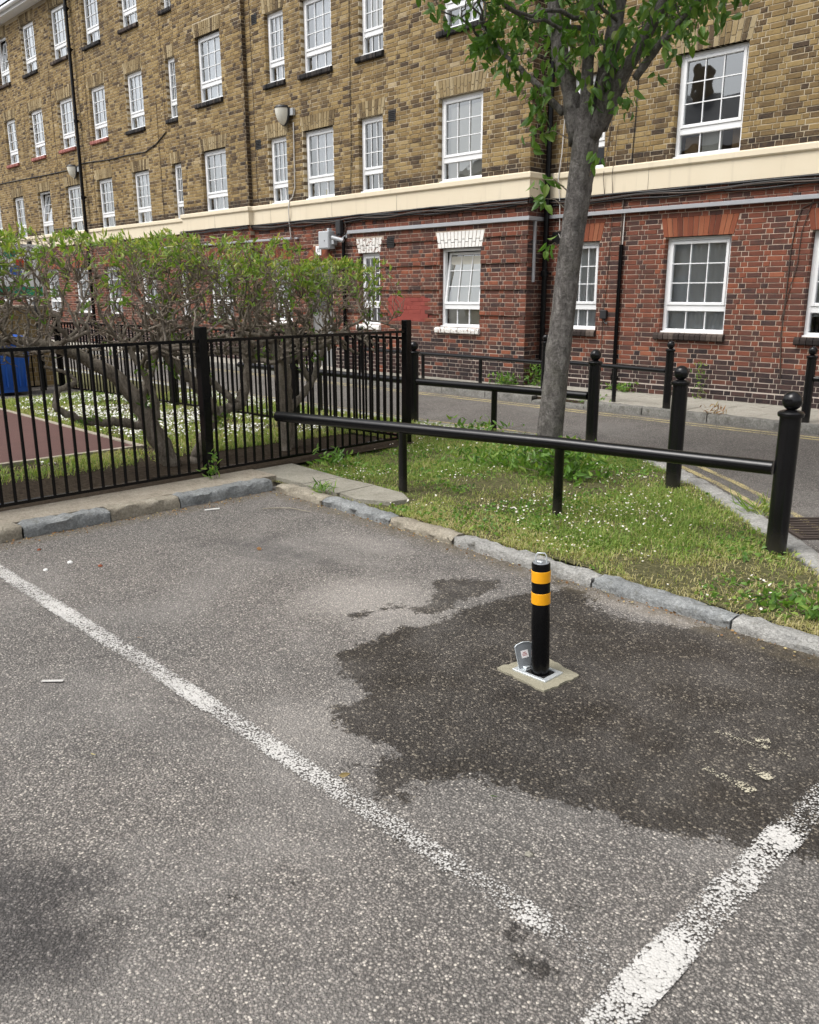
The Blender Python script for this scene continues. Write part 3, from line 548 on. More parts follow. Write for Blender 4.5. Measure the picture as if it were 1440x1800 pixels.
# C
lay('C', (0, YC, 0), X_, Yn, -8.49, -1.5, .1, 2.95, opsfor('C', 0, 2), 'red_brick', tone_red, corbel)
backing('C', (0, YC, 0), X_, Yn, -8.49, 4, .1, ZB0+.05, opsfor('C', 0, 2), 'red_wall_mortar', offz=[(.1, .25, -.03), (2.875, 3.03, -.022)])
lay('C', (0, YC, 0), X_, Yn, -8.49, -1.5, 3.35, 5.9, opsfor('C', 3, 4), 'yellow_stock_brick', soldier(tone_yel))
backing('C', (0, YC, 0), X_, Yn, -8.49, 4, ZB1-.05, 5.9, opsfor('C', 3, 4), 'mortar')
# B
opB0 = opsfor('B', 0, 2)+[('r', -14.06, -13.28, .1, 2.22), ('t', -14.06, -13.28, -13.8, -13.54, 2.2, 2.5)]
lay('B', (0, YB, 0), X_, Yn, -15.88, -8.49, .1, 2.95, opB0, 'red_brick', tone_redB, lambda c, z: grooves(c, z)+(-.02 if z > 2.8 else 0))
gz = [(.1+c*BH, .1+(c+1)*BH, .03) for c in range(15, 40, 6)]
backing('B', (0, YB, 0), X_, Yn, -15.88, -8.49, .1, ZB0+.05, opB0, 'red_wall_mortar', offz=gz)
m = SECT['B'].setdefault('red_paint', MB()); m.add([(-11.68,YB+.0025,1.06),(-10.65,YB+.0025,1.06),(-10.65,YB+.0025,1.50),(-11.68,YB+.0025,1.50)], [(0,1,2,3)])
opB1 = opsfor('B', 3, 4)+opsfor('B', 5, 6)
lay('B', (0, YB, 0), X_, Yn, -15.88, -8.49, 3.35, 7.55, opB1, 'yellow_stock_brick', near_edge(soldier(tone_yel), -8.49, .35, .5))
backing('B', (0, YB, 0), X_, Yn, -15.88, -8.49, ZB1-.05, 7.55, opB1, 'mortar')
# return face between B and C (faces +X)
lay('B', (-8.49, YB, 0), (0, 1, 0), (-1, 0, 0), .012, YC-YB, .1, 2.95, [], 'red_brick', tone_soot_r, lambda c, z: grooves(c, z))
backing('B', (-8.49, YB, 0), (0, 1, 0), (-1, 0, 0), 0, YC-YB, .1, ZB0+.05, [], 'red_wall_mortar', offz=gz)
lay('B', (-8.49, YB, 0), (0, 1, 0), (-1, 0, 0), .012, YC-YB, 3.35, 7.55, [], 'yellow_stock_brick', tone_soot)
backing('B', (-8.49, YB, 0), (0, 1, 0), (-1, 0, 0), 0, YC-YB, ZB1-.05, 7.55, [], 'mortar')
# A1
opA = opsfor('A1', 3, 4)+opsfor('A1', 5, 6)+opsfor('A1', 7, 8)
lay('A1', (0, YA1, 0), X_, Yn, -18.56, -15.88, .1, 2.95, opsfor('A1', 0, 2), 'red_brick', tone_red)
backing('A1', (0, YA1, 0), X_, Yn, -18.56, -15.88, .1, ZB0+.05, opsfor('A1', 0, 2), 'red_wall_mortar')
lay('A1', (0, YA1, 0), X_, Yn, -18.56, -15.88, 3.35, 9.5, opA, 'yellow_stock_brick', near_edge(soldier(tone_yel), -15.88, .22, .9))
backing('A1', (0, YA1, 0), X_, Yn, -18.56, -15.88, ZB1-.05, 9.7, opA, 'mortar')
lay('A1', (-15.88, YA1, 0), (0, 1, 0), (-1, 0, 0), .012, YB-YA1, 3.35, 9.65, [], 'yellow_stock_brick', tone_soot); backing('A1', (-15.88, YA1, 0), (0, 1, 0), (-1, 0, 0), 0, .12, .1, 9.7, [], 'mortar')
backing('A1', (-18.56, YA0+.1, 0), (0, -1, 0), (1, 0, 0), 0, YA0+.1-YA1, .1, 9.7, [], 'far_brick')
# A0
opA = opsfor('A0', 3, 4)+opsfor('A0', 5, 6)+opsfor('A0', 7, 8)
lay('A0', (0, YA0, 0), X_, Yn, -33, -18.56, .1, 2.95, opsfor('A0', 0, 2), 'red_brick', tone_red); backing('A0', (0, YA0, 0), X_, Yn, -40, -18.56, .1, ZB0+.05, opsfor('A0', 0, 2), 'red_wall_mortar')
lay('A0', (0, YA0, 0), X_, Yn, -33, -18.56, 3.35, 9.5, opA, 'yellow_stock_brick', soldier(tone_yel)); backing('A0', (0, YA0, 0), X_, Yn, -40, -18.56, ZB1-.05, 9.7, opA, 'mortar')
WALL = {}
names = {'C': 'right_wing_wall', 'B': 'middle_wing_wall', 'A1': 'bay_wall', 'A0': 'left_wing_wall'}
for sec in ('C', 'B', 'A1', 'A0'):
    w = None
    for mt, mb in SECT[sec].items():
        if w is None: w = mb.build('brick_wall', MT[mt], bld); WALL[sec] = w
        else: mb.build('mortar_joints' if 'mortar' in mt else 'paint_patch' if mt == 'red_paint' else 'side_wall', MT[mt], w)
order = sorted(range(len(ALLB)), key=lambda i: -ALLB[i][0]); single = set(order[:290]); stuffb = {}
for i, (_, sec, V, t, mt) in enumerate(ALLB):
    if i in single:
        mb = MB(); mb.add(V, BQ, tone=t); mb.build('brick', MT[mt], WALL[sec], origin=tuple(V[:8].mean(0)))
    else:
        stuffb.setdefault((sec, mt), ([], []))[0].append(V); stuffb[(sec, mt)][1].append(t)
for (sec, mt), (Vs, ts) in stuffb.items():
    n = len(Vs); mb = MB(); mb.add(np.concatenate(Vs), (BQ[None]+12*np.arange(n)[:, None, None]).reshape(-1, 4), tone=np.repeat(ts, 9)); mb.build('brickwork', MT[mt], WALL[sec], kind='stuff')
print('bricks', len(ALLB))
# unseen upper walls, sides, roof
m = MB(); m.box((-8.49, YC, 5.9), (4, YC+.3, 9.7)); m.box((-15.88, YB, 7.55), (-8.49, YC+.3, 9.7)); m.box((4, YC, .0), (4.3, YC+9, 9.7)); m.box((-40.3, YA0, 0), (-40, YA0+9, 9.7)); m.box((-40, YC+9, 0), (4, YC+9.3, 9.7)); m.build('upper_wall', MT['far_brick'], bld)
m = MB(); V = [(-41,YA0-.34,9.77),(5,YA1-.2,9.95),(5,YC+9.5,9.86),(-41,YC+9.5,9.86),(-37,15.5,13.2),(1,15.5,13.2)]; m.add(V, [(0,1,5,4),(2,3,4,5)], None); m.T.append(np.array([(1,2,5),(3,0,4)])); m.tt.append(np.full(2, .5)); m.build('roof', MT['slate_roof'], bld)
m = MB(); m.cbox((-41, YA0-.3, 9.62), (-18.7, YC+.4, 9.68), .004); m.cbox((-41, YA0-.32, 9.60), (-18.7, YA0-.301, 9.76), .004); m.cbox((-18.69, YA1-.3, 9.70), (5, YC+.4, 9.76), .004); m.cbox((-18.69, YA1-.32, 9.68), (5, YA1-.301, 9.9), .004); eav = m.build('eaves_board', MT['upvc_white'], bld)
m = MB(); m.tube([(-41, YA0-.39, 9.72), (-18.7, YA0-.39, 9.72)], .06, 10); m.build('gutter', MT['upvc_white'], eav, angle=40)
# the cream band, wrapping every step of the front
BP = [(4, YC), (-8.49, YC), (-8.49, YB), (-15.88, YB), (-15.90, YA1), (-18.56, YA1), (-18.56, YA0), (-40, YA0)]
prof = [(-.02, 2.97), (.035, 2.972), (.038, 3.235), (.062, 3.25), (.07, 3.262), (.07, 3.325), (.06, 3.338), (-.02, 3.352)]
def band_pts(off):
    o = []
    for i, p in enumerate(BP):
        px = p[0]+(off if i in (2, 3, 4) and i < 3 else (off if i == 3 or i == 4 else (-off if i in (5, 6) else (off if i == 1 else 0))))
        o.append((px, p[1]-off))
    return o
m = MB(); n = len(BP); V = [(*band_pts(o)[i], z) for (o, z) in prof for i in range(n)]
Q = [(j*n+i+1, j*n+i, (j+1)*n+i, (j+1)*n+i+1) for j in range(len(prof)-1) for i in range(n-1)]; m.add(V, Q); band = m.build('cream_band', MT['cream_render'], bld)
m = MB()
for x, y in ((-6.7,YC),(-4.2,YC),(-11.4,YB),(-13.2,YB),(-15.2,YB),(-17.2,YA1),(-21,YA0),(-24,YA0)): m.box((x, y-.0385, 2.975), (x+.004, y-.03, 3.235))
m.build('band_joint', MT['cable_brown'], band)

# ---- windows
WM = {}
secY = {'C': YC, 'B': YB, 'A1': YA1, 'A0': YA0}
def lmesh(key, fn, name, mat, **kw):
    if key not in WM: mb = MB(); fn(mb); WM[key] = mb.mesh(name, MT[mat], **kw)
    return WM[key]
def part(name, me, parent, loc=(0, 0, 0), rot=(0, 0, 0)):
    o = bpy.data.objects.new(name, me); COL.objects.link(o); o.parent = parent; o.location = loc; o.rotation_euler = rot; return o
def curtain(mb, x0, x1, z0, z1, y, amp=.018, per=.085, seed=1):
    n = max(12, int((x1-x0)/.007)); xs = np.linspace(x0, x1, n); r = np.random.default_rng(seed); amp *= .5; ph = np.cumsum(np.convolve(r.uniform(.2, 1.8, n), np.ones(7)/7, 'same'))*2*np.pi*.007/per
    yy = y+amp*np.sin(ph)+r.normal(0, .0004, n); V = np.concatenate([np.c_[xs, yy, np.full(n, z0)], np.c_[xs, yy*1., np.full(n, z1)]]); j = np.arange(n-1); mb.add(V, np.stack([j, j+1, n+j+1, n+j], 1))
def window(w, idx):
    W0 = round(w['u1']-w['u0'], 3); H = round(w['z1']-w['z0'], 3); Y = secY[w['sec']]; key = (W0, H)
    F0, D0 = .05, .085; lz0, lz1, tz = .05, .30, .415; nc = w['cols']
    def frame(mb):
        mb.cbox((0, D0, 0), (F0, D0+.07, H), .004); mb.cbox((W0-F0, D0, 0), (W0, D0+.07, H), .004); mb.cbox((F0+.001, D0, 0), (W0-F0-.001, D0+.07, lz0), .004); mb.cbox((F0+.001, D0, H-.05), (W0-F0-.001, D0+.07, H), .004); mb.cbox((F0+.001, D0+.002, lz1), (W0-F0-.001, D0+.07, tz-.035), .004)
        mb.cbox((-.005, D0-.055, -.006), (W0+.005, D0-.001, .018), .004)
    fo = part('window', lmesh(('f', key), frame, 'window_frame', 'upvc_white'), bld, Vector((w['u0'], Y, w['z0']))-wloc(bld))
    sh = H-.05-.004-(tz-.033); sw = W0-2*F0-.004
    def sash(mb):
        t = .042
        mb.cbox((0, 0, 0), (t, .05, sh), .004); mb.cbox((sw-t, 0, 0), (sw, .05, sh), .004); mb.cbox((t+.001, 0, 0), (sw-t-.001, .05, t), .004); mb.cbox((t+.001, 0, sh-t), (sw-t-.001, .05, sh), .004)
    so = part('sash', lmesh(('s', key), sash, 'sash', 'upvc_white'), fo, (F0+.002, D0-.012, tz-.033), (-math.radians(w['tilt']), 0, 0))
    def bars(mb, zlo, zhi, rows, x0, x1):
        for i in range(1, nc): x = x0+(x1-x0)*i/nc; mb.box((x-.0065, .016, zlo), (x+.0065, .03, zhi))
        for i in range(1, rows): z = zlo+(zhi-zlo)*i/rows; mb.box((x0, .0175, z-.0065), (x1, .0285, z+.0065))
    part('glazing_bars', lmesh(('b', key, nc), lambda mb: bars(mb, .042, sh-.042, 3, .042, sw-.042), 'glazing_bars', 'upvc_white'), so)
    for i_ in range(1, nc): part('glazing_bar', lmesh(('b2', H), lambda mb: mb.box((-.0065, .016, lz0), (.0065, .03, lz1)), 'glazing_bar', 'upvc_white'), fo, (F0+(W0-2*F0)*i_/nc, D0+.01, 0))
    part('pane', lmesh(('p', key), lambda mb: mb.add([(.04,.034,.04),(sw-.04,.034,.04),(sw-.04,.034,sh-.04),(.04,.034,sh-.04)], [(0,1,2,3)]), 'pane', 'glass'), so)
    part('pane', lmesh(('p2', key), lambda mb: mb.add([(F0-.004,D0+.045,lz0-.004),(W0-F0+.004,D0+.045,lz0-.004),(W0-F0+.004,D0+.045,lz1+.004),(F0-.004,D0+.045,lz1+.004)], [(0,1,2,3)]), 'pane', 'glass'), fo)
    def room(mb):
        a, b, c, d = -.25, W0+.25, -.5, H+.3; y0, y1 = .158, 1.9
        V = [(a,y0,c),(b,y0,c),(b,y0,d),(a,y0,d),(a,y1,c),(b,y1,c),(b,y1,d),(a,y1,d)]; mb.add(V, [(4,5,6,7),(0,4,7,3),(1,2,6,5),(3,7,6,2),(0,1,5,4)])
        for q in ((a, 0, c, d), (W0, b, c, d), (0, W0, c, 0), (0, W0, H, d)): mb.add([(q[0],y0,q[2]),(q[1],y0,q[2]),(q[1],y0,q[3]),(q[0],y0,q[3])], [(0,1,2,3)])
    part('room', lmesh(('r', key), room, 'room', 'room_dark'), fo)
    cu = w['cur']; mb = MB(); mt = 'net_curtain'
    if cu == 'net': curtain(mb, F0+.12*W0, W0, .03, H-.03, .19, seed=idx)
    elif cu == 'nets': curtain(mb, .0, W0*.55, .03, H-.03, .205, .006, .1, idx); curtain(mb, W0*.36, W0, .03, H-.03, .19, .02, .14, idx+50)
    elif cu == 'lace': curtain(mb, 0, W0, .25, H-.03, .19, .008, .12, idx)
    elif cu == 'half': curtain(mb, W0*.42, W0, .03, H-.03, .19, .01, .1, idx)  # white half of the pane: reflection and curtain built as one pale sheet
    elif cu == 'side': curtain(mb, W0*.55, W0, .03, H-.03, .19, .02, .09, idx)
    elif cu == 'blind': mt = 'blind_cream'; mb.box((.02, .18, .35), (W0-.02, .185, H))
    elif cu == 'blindfull': mt = 'blind_cream'; mb.box((W0*.1, .2, .02), (W0-.02, .205, H*.9)); curtain(mb, 0, W0*.14, .02, H, .24, .02, .06, idx)
    elif cu == 'dark': curtain(mb, 0, W0*.18, .03, H-.03, .26, .02, .07, idx)
    if mb.n: part('blind' if 'blind' in cu else 'curtain', mb.mesh('curtain', MT[mt], smooth='blind' not in cu), fo)
    ex = w['extra']
    if ex:
        def ob(nm, a, b, mt): q = MB(); q.cbox(a, b, .006); part(nm, q.mesh(nm, MT[mt]), fo)
        if ex == 'boxes': ob('cardboard_box', (.06,.24,.04), (.27,.5,.29), 'cardboard'); ob('cardboard_box', (.74,.24,.04), (.95,.5,.33), 'cardboard'); ob('white_board', (.33,.2,.04), (.62,.22,.36), 'white_box'); ob('desk', (.02,.2,-.02), (.95,.8,.035), 'white_box')
        if ex == 'yellow': ob('ornament', (.42,.19,.04), (.5,.23,.17), 'yellow_ornament'); ob('ornament', (.62,.19,.04), (.82,.23,.09), 'white_box')
        if ex == 'mug': ob('mug', (.3,.2,.04), (.37,.27,.13), 'white_box')
    if w['arch']:   # splayed voussoirs, real blocks
        mb = MB(); n = max(4, int(W0/.068)); a, b, c, d = -.03, W0+.03, -.085, W0+.085; h = ARCH_H
        for i in range(n):
            g = .05 if w['arch'] == 'gauged_red' else .085
            p0, p1 = a+(b-a)*(i+g)/n, a+(b-a)*(i+1-g)/n; q0, q1 = c+(d-c)*(i+g)/n, c+(d-c)*(i+1-g)/n; f = -.003+rng.normal(0, .0015); t = float(rng.random())
            split = (.5 if i % 2 else .33)
            for (s0, s1) in (((0, split-.015), (split+.015, 1)) if w['arch'] != 'gauged_red' else ((0, 1),)):
                l = lambda A_, B_, s: A_+(B_-A_)*s
                V = [(l(p0,q0,s0),f,h*s0+.004),(l(p1,q1,s0),f,h*s0+.004),(l(p1,q1,s1),f,h*s1),(l(p0,q0,s1),f,h*s1)]; V += [(x, .1, z) for x, _, z in V]
                mb.add(V, [(0,1,2,3),(4,7,6,5),(0,4,5,1),(1,5,6,2),(2,6,7,3),(3,7,4,0)], tone=min(1, max(0, t+rng.normal(0, .1))))
        part('window_arch', mb.mesh('window_arch', MT[w['arch']]), fo, (0, 0, H))
    if w['sill']:   # bullnosed bricks on edge
        mb = MB(); x0, x1 = -.07, W0+.03; n = int((x1-x0)/.078)
        for i in range(n):
            a, b = x0+(x1-x0)*i/n+.004, x0+(x1-x0)*(i+1)/n-.004; j = rng.normal(0, .003)
            pr = [(.09,-.105),(-.045+j,-.105),(-.06+j,-.09),(-.062+j,-.04),(-.052+j,-.018),(-.03+j,-.008),(.085,.0)]
            V = [(a, y, z) for y, z in pr]+[(b, y, z) for y, z in pr]; kk = len(pr); mb.add(V, [(q, q+kk, q+1+kk, q+1) for q in range(kk-1)], tone=float(rng.random())); mm = mb.n-2*kk
            ts = [(mm, mm+q, mm+q+1) for q in range(1, kk-1)]+[(mm+kk, mm+kk+q+1, mm+kk+q) for q in range(1, kk-1)]; mb.T.append(np.array(ts)); mb.tt.append(np.full(len(ts), .3))
        part('window_sill', mb.mesh('window_sill', MT[w['sill']]), fo)
for i, w in enumerate(WINS): window(w, i+3)
# entrance door with rubbed arch
dr = MB(); dr.cbox((-14.06, YB+.1, .1), (-13.28, YB+.14, 2.2), .006); d = dr.build('door', MT['door_grey'], bld)
q = MB(); q.cbox((-13.98, YB+.085, 1.2), (-13.36, YB+.098, 2.0), .006); q.build('door_pane', MT['glass'], d)
mb = MB(); n = 15
for i in range(n):
    a0_, a1_ = math.pi*(1-(i+.04)/n), math.pi*(1-(i+.96)/n); P = lambda r, a: (-13.67+r*math.cos(a), 2.18+r*.72*math.sin(a)); pts = [P(.08, a0_), P(.08, a1_), P(.41, a1_), P(.41, a0_)]
    V = [(x, YB-.004, z) for x, z in pts]+[(x, YB+.06, z) for x, z in pts]; mb.add(V, [(0,1,2,3),(0,4,5,1),(1,5,6,2),(2,6,7,3),(3,7,4,0)], tone=float(rng.random()))
mb.build('door_arch', MT['gauged_red'], bld)
# vents, conduits, pipes, cables
def vent(x, y, z, s=.16): 
    mb = MB(); mb.cbox((x-s/2-.012, y-.008, z-s/2-.012), (x+s/2+.012, y+.02, z+s/2+.012), .003)
    for i in range(5): zz = z-s/2+.012+i*s/5.3; mb.add([(x-s/2, y-.012, zz), (x+s/2, y-.012, zz), (x+s/2, y-.02, zz+.014), (x-s/2, y-.02, zz+.014)], [(0,1,2,3)])
    mb.build('air_vent', MT['soot_iron'], bld)
for x, z in ((-11.54,4.54),(-15.58,4.54),(-15.55,6.86),(-11.6,2.44)): vent(x, YB, z)
vent(-8.26, YC, 2.39)
m = MB(); m.cbox((-7.75, YC-.075, 2.675), (0, YC-.02, 2.73), .004); m.cbox((-8.40, YC-.075, 2.675), (-7.752, YC-.02, 2.73), .004); m.build('conduit', MT['conduit_grey'], bld)
m = MB(); m.cbox((-12.75, YB-.05, 2.64), (-8.44, YB-.001, 2.70), .004); m.cbox((-8.488, YB-.0499, 2.64), (-8.438, YC-.08, 2.70), .004); m.cbox((-8.485, YB+.13, 1.72), (-8.445, YB+.17, 2.639), .004); m.build('conduit', MT['conduit_grey'], bld)
m = MB(); m.cbox((-20, YA1-.05, 2.61), (-14.4, YA1-.001, 2.655), .004); m.cbox((-14.399, YB-.05, 2.615), (-14.3, YB-.001, 2.65), .004); m.build('conduit', MT['conduit_grey'], bld)
def pipe(pts, r, mat, name, collars=(), k=10):
    mb = MB(); mb.tube(pts, r, k); o = mb.build(name, MT[mat], bld, angle=50)
    if collars:
        cb = MB()
        for (x, y, z) in collars: cb.lathe([(r*1.02, z-.05), (r*1.45, z-.045), (r*1.45, z+.04), (r*1.02, z+.05)], (x, y, 0), 12); cb.box((x-r*1.9, y, z-.02), (x+r*1.9, y+.07, z+.02))
        cb.build('pipe_collar', MT[mat], o, angle=40)
pipe([(-8.38, YC-.13, .12), (-8.38, YC-.13, 2.9), (-8.38, YC-.14, 3.2), (-8.38, YC-.13, 3.5), (-8.38, YC-.13, 9.7)], .045, 'black_paint', 'downpipe', [(-8.38, YC-.13, z) for z in (1.85, 3.9, 6.)])
pipe([(-24.6, YA0-.12, .12), (-24.6, YA0-.12, 9.7)], .045, 'black_paint', 'downpipe', [(-24.6, YA0-.12, z) for z in (4.2, 6.2, 8.0, 9.0)])
pipe([(-7.07, YC-.04, .1), (-7.07, YC-.04, 2.24)], .03, 'black_paint', 'waste_pipe', [(-7.07, YC-.04, .3)]); pipe([(-7.085, YC-.03, 2.24), (-7.085, YC-.03, 2.9)], .011, 'cable_brown', 'cable'); pipe([(-7.06, YC-.03, 2.24), (-7.05, YC-.03, 2.68)], .009, 'cable_white', 'cable')
pipe([(-12.86, YB-.05, .1), (-12.86, YB-.05, 2.6)], .035, 'black_paint', 'waste_pipe')
def sag(x0, x1, y, z, amp, r, mat, seed, n=60):
    g = np.random.default_rng(seed); x = np.linspace(x0, x1, n); zz = z-amp*np.abs(np.sin((x-x0)/rngf(g)*np.pi))+g.normal(0, .006, n); zz = np.convolve(np.pad(zz, 2, 'edge'), np.ones(5)/5, 'valid')
    pipe(np.c_[x, np.full(n, y), zz], r, mat, 'cable', k=5)
def rngf(g): return g.uniform(1.1, 2.)
for i, (dz, am, mt) in enumerate(((0, .02, 'cable_black'), (-.025, .045, 'cable_black'), (-.045, .03, 'cable_black'), (-.03, .06, 'cable_brown'), (-.07, .05, 'cable_black'))):
    sag(-8.5, 1., YC-.045-.012*(i % 2), 2.965+dz, am, .011+.004*(i == 0), mt, 20+i); sag(-15.9, -8.46, YB-.045-.012*(i % 2), 2.965+dz, am, .011+.004*(i == 0), mt, 40+i)
    if i < 3: sag(-18.7, -15.9, YA1-.045, 2.965+dz, am, .011, mt, 60+i)
    pipe([(-8.46+.02, YB-.04, 2.965+dz), (-8.44, YC-.05, 2.965+dz)], .011, mt, 'cable', k=5)
pipe([(-4.2,YC-.012,2.66),(-4.4,YC-.012,2.63),(-4.52,YC-.012,2.58),(-4.57,YC-.012,2.4),(-4.6,YC-.012,2.08),(-4.6,YC-.012,1.65),(-4.61,YC-.012,1.01),(-4.56,YC-.012,.46)], .008, 'cable_brown', 'cable', k=5)
pipe([(-4.4,YC-.012,2.64),(-4.49,YC-.012,2.3),(-4.5,YC-.012,1.9),(-4.58,YC-.012,1.5),(-4.63,YC-.012,1.2)], .006, 'cable_brown', 'cable', k=5)
pipe([(-7.33,YC-.01,.5),(-7.34,YC-.01,1.2),(-7.29,YC-.01,2.0),(-7.27,YC-.01,2.65)], .005, 'cable_brown', 'cable', k=4); pipe([(-7.0,YC-.01,3.36),(-6.98,YC-.01,4.0),(-6.96,YC-.01,5.6)], .007, 'cable_black', 'cable', k=4)
pipe([(-7.4,YC-.012,2.8),(-7.42,YC-.08,3.2),(-7.42,YC-.012,3.6),(-7.38,YC-.012,3.9),(-7.36,YC-.012,5.5)], .006, 'cable_brown', 'cable', k=4); pipe([(-7.27,YC-.012,2.8),(-7.27,YC-.08,3.2),(-7.26,YC-.012,3.9)], .005, 'cable_brown', 'cable', k=4)
pipe([(-8.18,YC-.05,2.5),(-8.2,YC-.05,2.9),(-8.22,YC-.09,3.25),(-8.2,YC-.05,3.6),(-8.17,YC-.03,4.5),(-8.15,YC-.03,5.8)], .009, 'cable_white', 'cable', k=5); pipe([(-8.1,YC-.03,3.3),(-8.11,YC-.03,5.8)], .006, 'cable_black', 'cable', k=4)
pipe([(-8.2,YC-.05,2.45),(-8.14,YC-.05,2.33),(-8.17,YC-.05,2.2)], .005, 'cable_white', 'cable', k=4)
pipe([(-14.34,YB-.02,4.8),(-14.36,YB-.02,3.6),(-14.45,YB-.02,3.42),(-14.49,YB-.075,3.36),(-14.5,YB-.09,3.2),(-14.55,YB-.05,2.95),(-14.55,YB-.02,2.65)], .012, 'cable_white', 'cable', k=5)
pipe([(-12.62,YB-.012,7),(-12.63,YB-.012,4),(-12.68,YB-.012,3.37)], .006, 'cable_black', 'cable', k=4)
pipe([(-31.5,YA0-.015,5.13),(-27,YA0-.015,5.05),(-25.6,YA0-.015,5.03),(-24.6,YA0-.015,5.12),(-23,YA0-.015,5.05),(-22,YA0-.015,5.05),(-21,YA0-.015,5.02),(-20.4,YA0-.015,5.15),(-19.9,YA0-.015,5.35)], .014, 'cable_black', 'cable', k=5)
for x, y, zt, zb in ((-19.92,YA0,9.6,5.35),(-20.3,YA0,6.2,3.4),(-24.1,YA0,9.6,3.4),(-26.4,YA0,8.,3.4),(-24.9,YA0,6.,3.4),(-15.7,YB,7.4,3.4)): pipe([(x, y-.008, zt), (x+.02, y-.008, zb)], .005, 'cable_brown', 'cable', k=4)
# things fixed on the wall
def wall_lamp(x, y, z, label):
    t = thing('wall_lamp', (x, y, z), label, 'lamp', 'half-bulb lamps on the brick front'); mb = MB(); mb.cbox((x+.02, y-.07, z-.06), (x+.13, y-.001, z+.07), .006); mb.build('bracket', MT['grey_plastic'], t)
    # body: quarter-dome leaning from the wall; dark rim and pale bowl
    mb = MB(); n = 14; V = []; Q = []; ys_ = np.linspace(0, 1, 8)
    for i, s in enumerate(ys_):
        zz = z+.09-.31*s; hw = .14*math.sqrt(max(0, 1-s**2.2))+.01; dp = .17*math.sqrt(max(0, 1-s**1.8))+.015
        for j in range(n+1): a = math.pi*j/n; V.append((x-.13+hw*math.cos(a), y-.09-dp*math.sin(a), zz))
    Q = [(i*(n+1)+j, i*(n+1)+j+1, (i+1)*(n+1)+j+1, (i+1)*(n+1)+j) for i in range(7) for j in range(n)]; mb.add(V, Q); mb.build('diffuser', MT['lamp_glass'], t, smooth=True)
    mb = MB(); mb.add(V[:n+1]+[(vx, vy, z+.13) for vx, vy, _ in [( x-.13+(p[0]-(x-.13))*.9, y-.09+(p[1]-(y-.09))*.85, 0) for p in V[:n+1]]], [(j+1, j, n+1+j, n+2+j) for j in range(n)]); c0 = mb.n; mb.add([(x-.13, y-.11, z+.145)]); mb.T.append(np.array([(n+1+j+1, n+1+j, c0) for j in range(n)])); mb.tt.append(np.full(n, .5))
    mb.tube([(p[0], p[1], p[2]) for p in V[:n+1]], .012, 6); mb.tube([(V[i*(n+1)][0]+.005, y-.085, V[i*(n+1)][2]) for i in range(8)], .022, 6); mb.tube([(V[i*(n+1)+n][0]-.005, y-.085, V[i*(n+1)+n][2]) for i in range(8)], .022, 6); mb.box((x-.26, y-.09, z-.08), (x+.01, y-.03, z+.1)); mb.build('lamp_casing', MT['dark_plastic'], t, angle=40)
wall_lamp(-14.42, YB, 4.98, 'grey half-bulb wall lamp with white conduit above the curtained first floor window'); wall_lamp(-24.98, YA0, 4.98, 'small half-bulb wall lamp beside the far black downpipe')
t = thing('utility_cabinet', (-13.27, YB, 2.38), 'pale grey wall cabinet mounted beside the security camera', 'cabinet'); mb = MB(); mb.cbox((-13.43, YB-.2, 2.38), (-13.11, YB-.05, 2.71), .008); mb.build('cabinet_body', MT['grey_plastic'], t); mb = MB(); mb.cbox((-13.415, YB-.212, 2.4), (-13.125, YB-.201, 2.695), .004); dd = mb.build('cabinet_door', MT['grey_plastic'], t); mb = MB(); mb.lathe([(.0, 0), (.012, 0), (.012, .01), (0, .012)], (0, 0, 0), 8); mb2 = MB(); mb2.cbox((-13.24, YB-.218, 2.52), (-13.22, YB-.2125, 2.54), .002); mb2.build('lock', MT['dark_plastic'], dd); mb = MB(); mb.box((-13.4, YB-.05, 2.45), (-13.36, YB-.005, 2.65)); mb.box((-13.2, YB-.05, 2.45), (-13.1, YB-.005, 2.65)); mb.cbox((-13.22, YB-.16, 2.711), (-13.16, YB-.08, 2.76), .006); mb.cbox((-13.109, YB-.15, 2.46), (-13.03, YB-.06, 2.54), .006); mb.build('bracket', MT['grey_plastic'], t)
t = thing('cable_box', (-12.92, YB, 2.62), 'black cable closure hanging above the security camera', 'cable box'); mb = MB(); mb.cbox((-13.0, YB-.13, 2.64), (-12.86, YB-.04, 2.9), .012); mb.build('closure_body', MT['dark_plastic'], t); mb = MB(); mb.cbox((-12.975, YB-.11, 2.6), (-12.885, YB-.05, 2.639), .01); mb.build('closure_cap', MT['dark_plastic'], t)
pipe([(-12.84,YB-.03,2.93),(-12.8,YB-.04,2.8),(-12.82,YB-.03,2.66),(-12.88,YB-.03,2.6)], .012, 'cable_brown', 'cable', k=5)
t = thing('security_camera', (-12.85, YB, 2.53), 'white bullet security camera above the hedge beside the flaking white lintel', 'camera'); mb = MB(); mb.tube([(-12.80,YB-.1,2.52),(-13.02,YB-.2,2.58)], .038, 12); mb.build('camera_body', MT['grey_plastic'], t, angle=40); mb = MB(); mb.tube([(-12.84,YB-.1,2.56),(-12.84,YB-.01,2.62)], .014, 8); mb.cbox((-12.88, YB-.014, 2.57), (-12.8, YB, 2.67), .004); mb.build('mount', MT['grey_plastic'], t); mb = MB(); mb.tube([(-13.022,YB-.201,2.5805),(-13.03,YB-.205,2.583)], .03, 12); mb.build('lens', MT['hole_dark'], t)
def text_mesh(s, size, mat):
    cu = bpy.data.curves.new('txt', 'FONT'); cu.body = s; cu.size = size; cu.align_x = 'CENTER'; cu.align_y = 'CENTER'; cu.extrude = .001; o = bpy.data.objects.new('txt', cu); COL.objects.link(o); dg = bpy.context.evaluated_depsgraph_get(); me = bpy.data.meshes.new_from_object(o.evaluated_get(dg)); bpy.data.objects.remove(o); me.materials.clear(); me.materials.append(MT[mat]); me.name = 'number'; return me
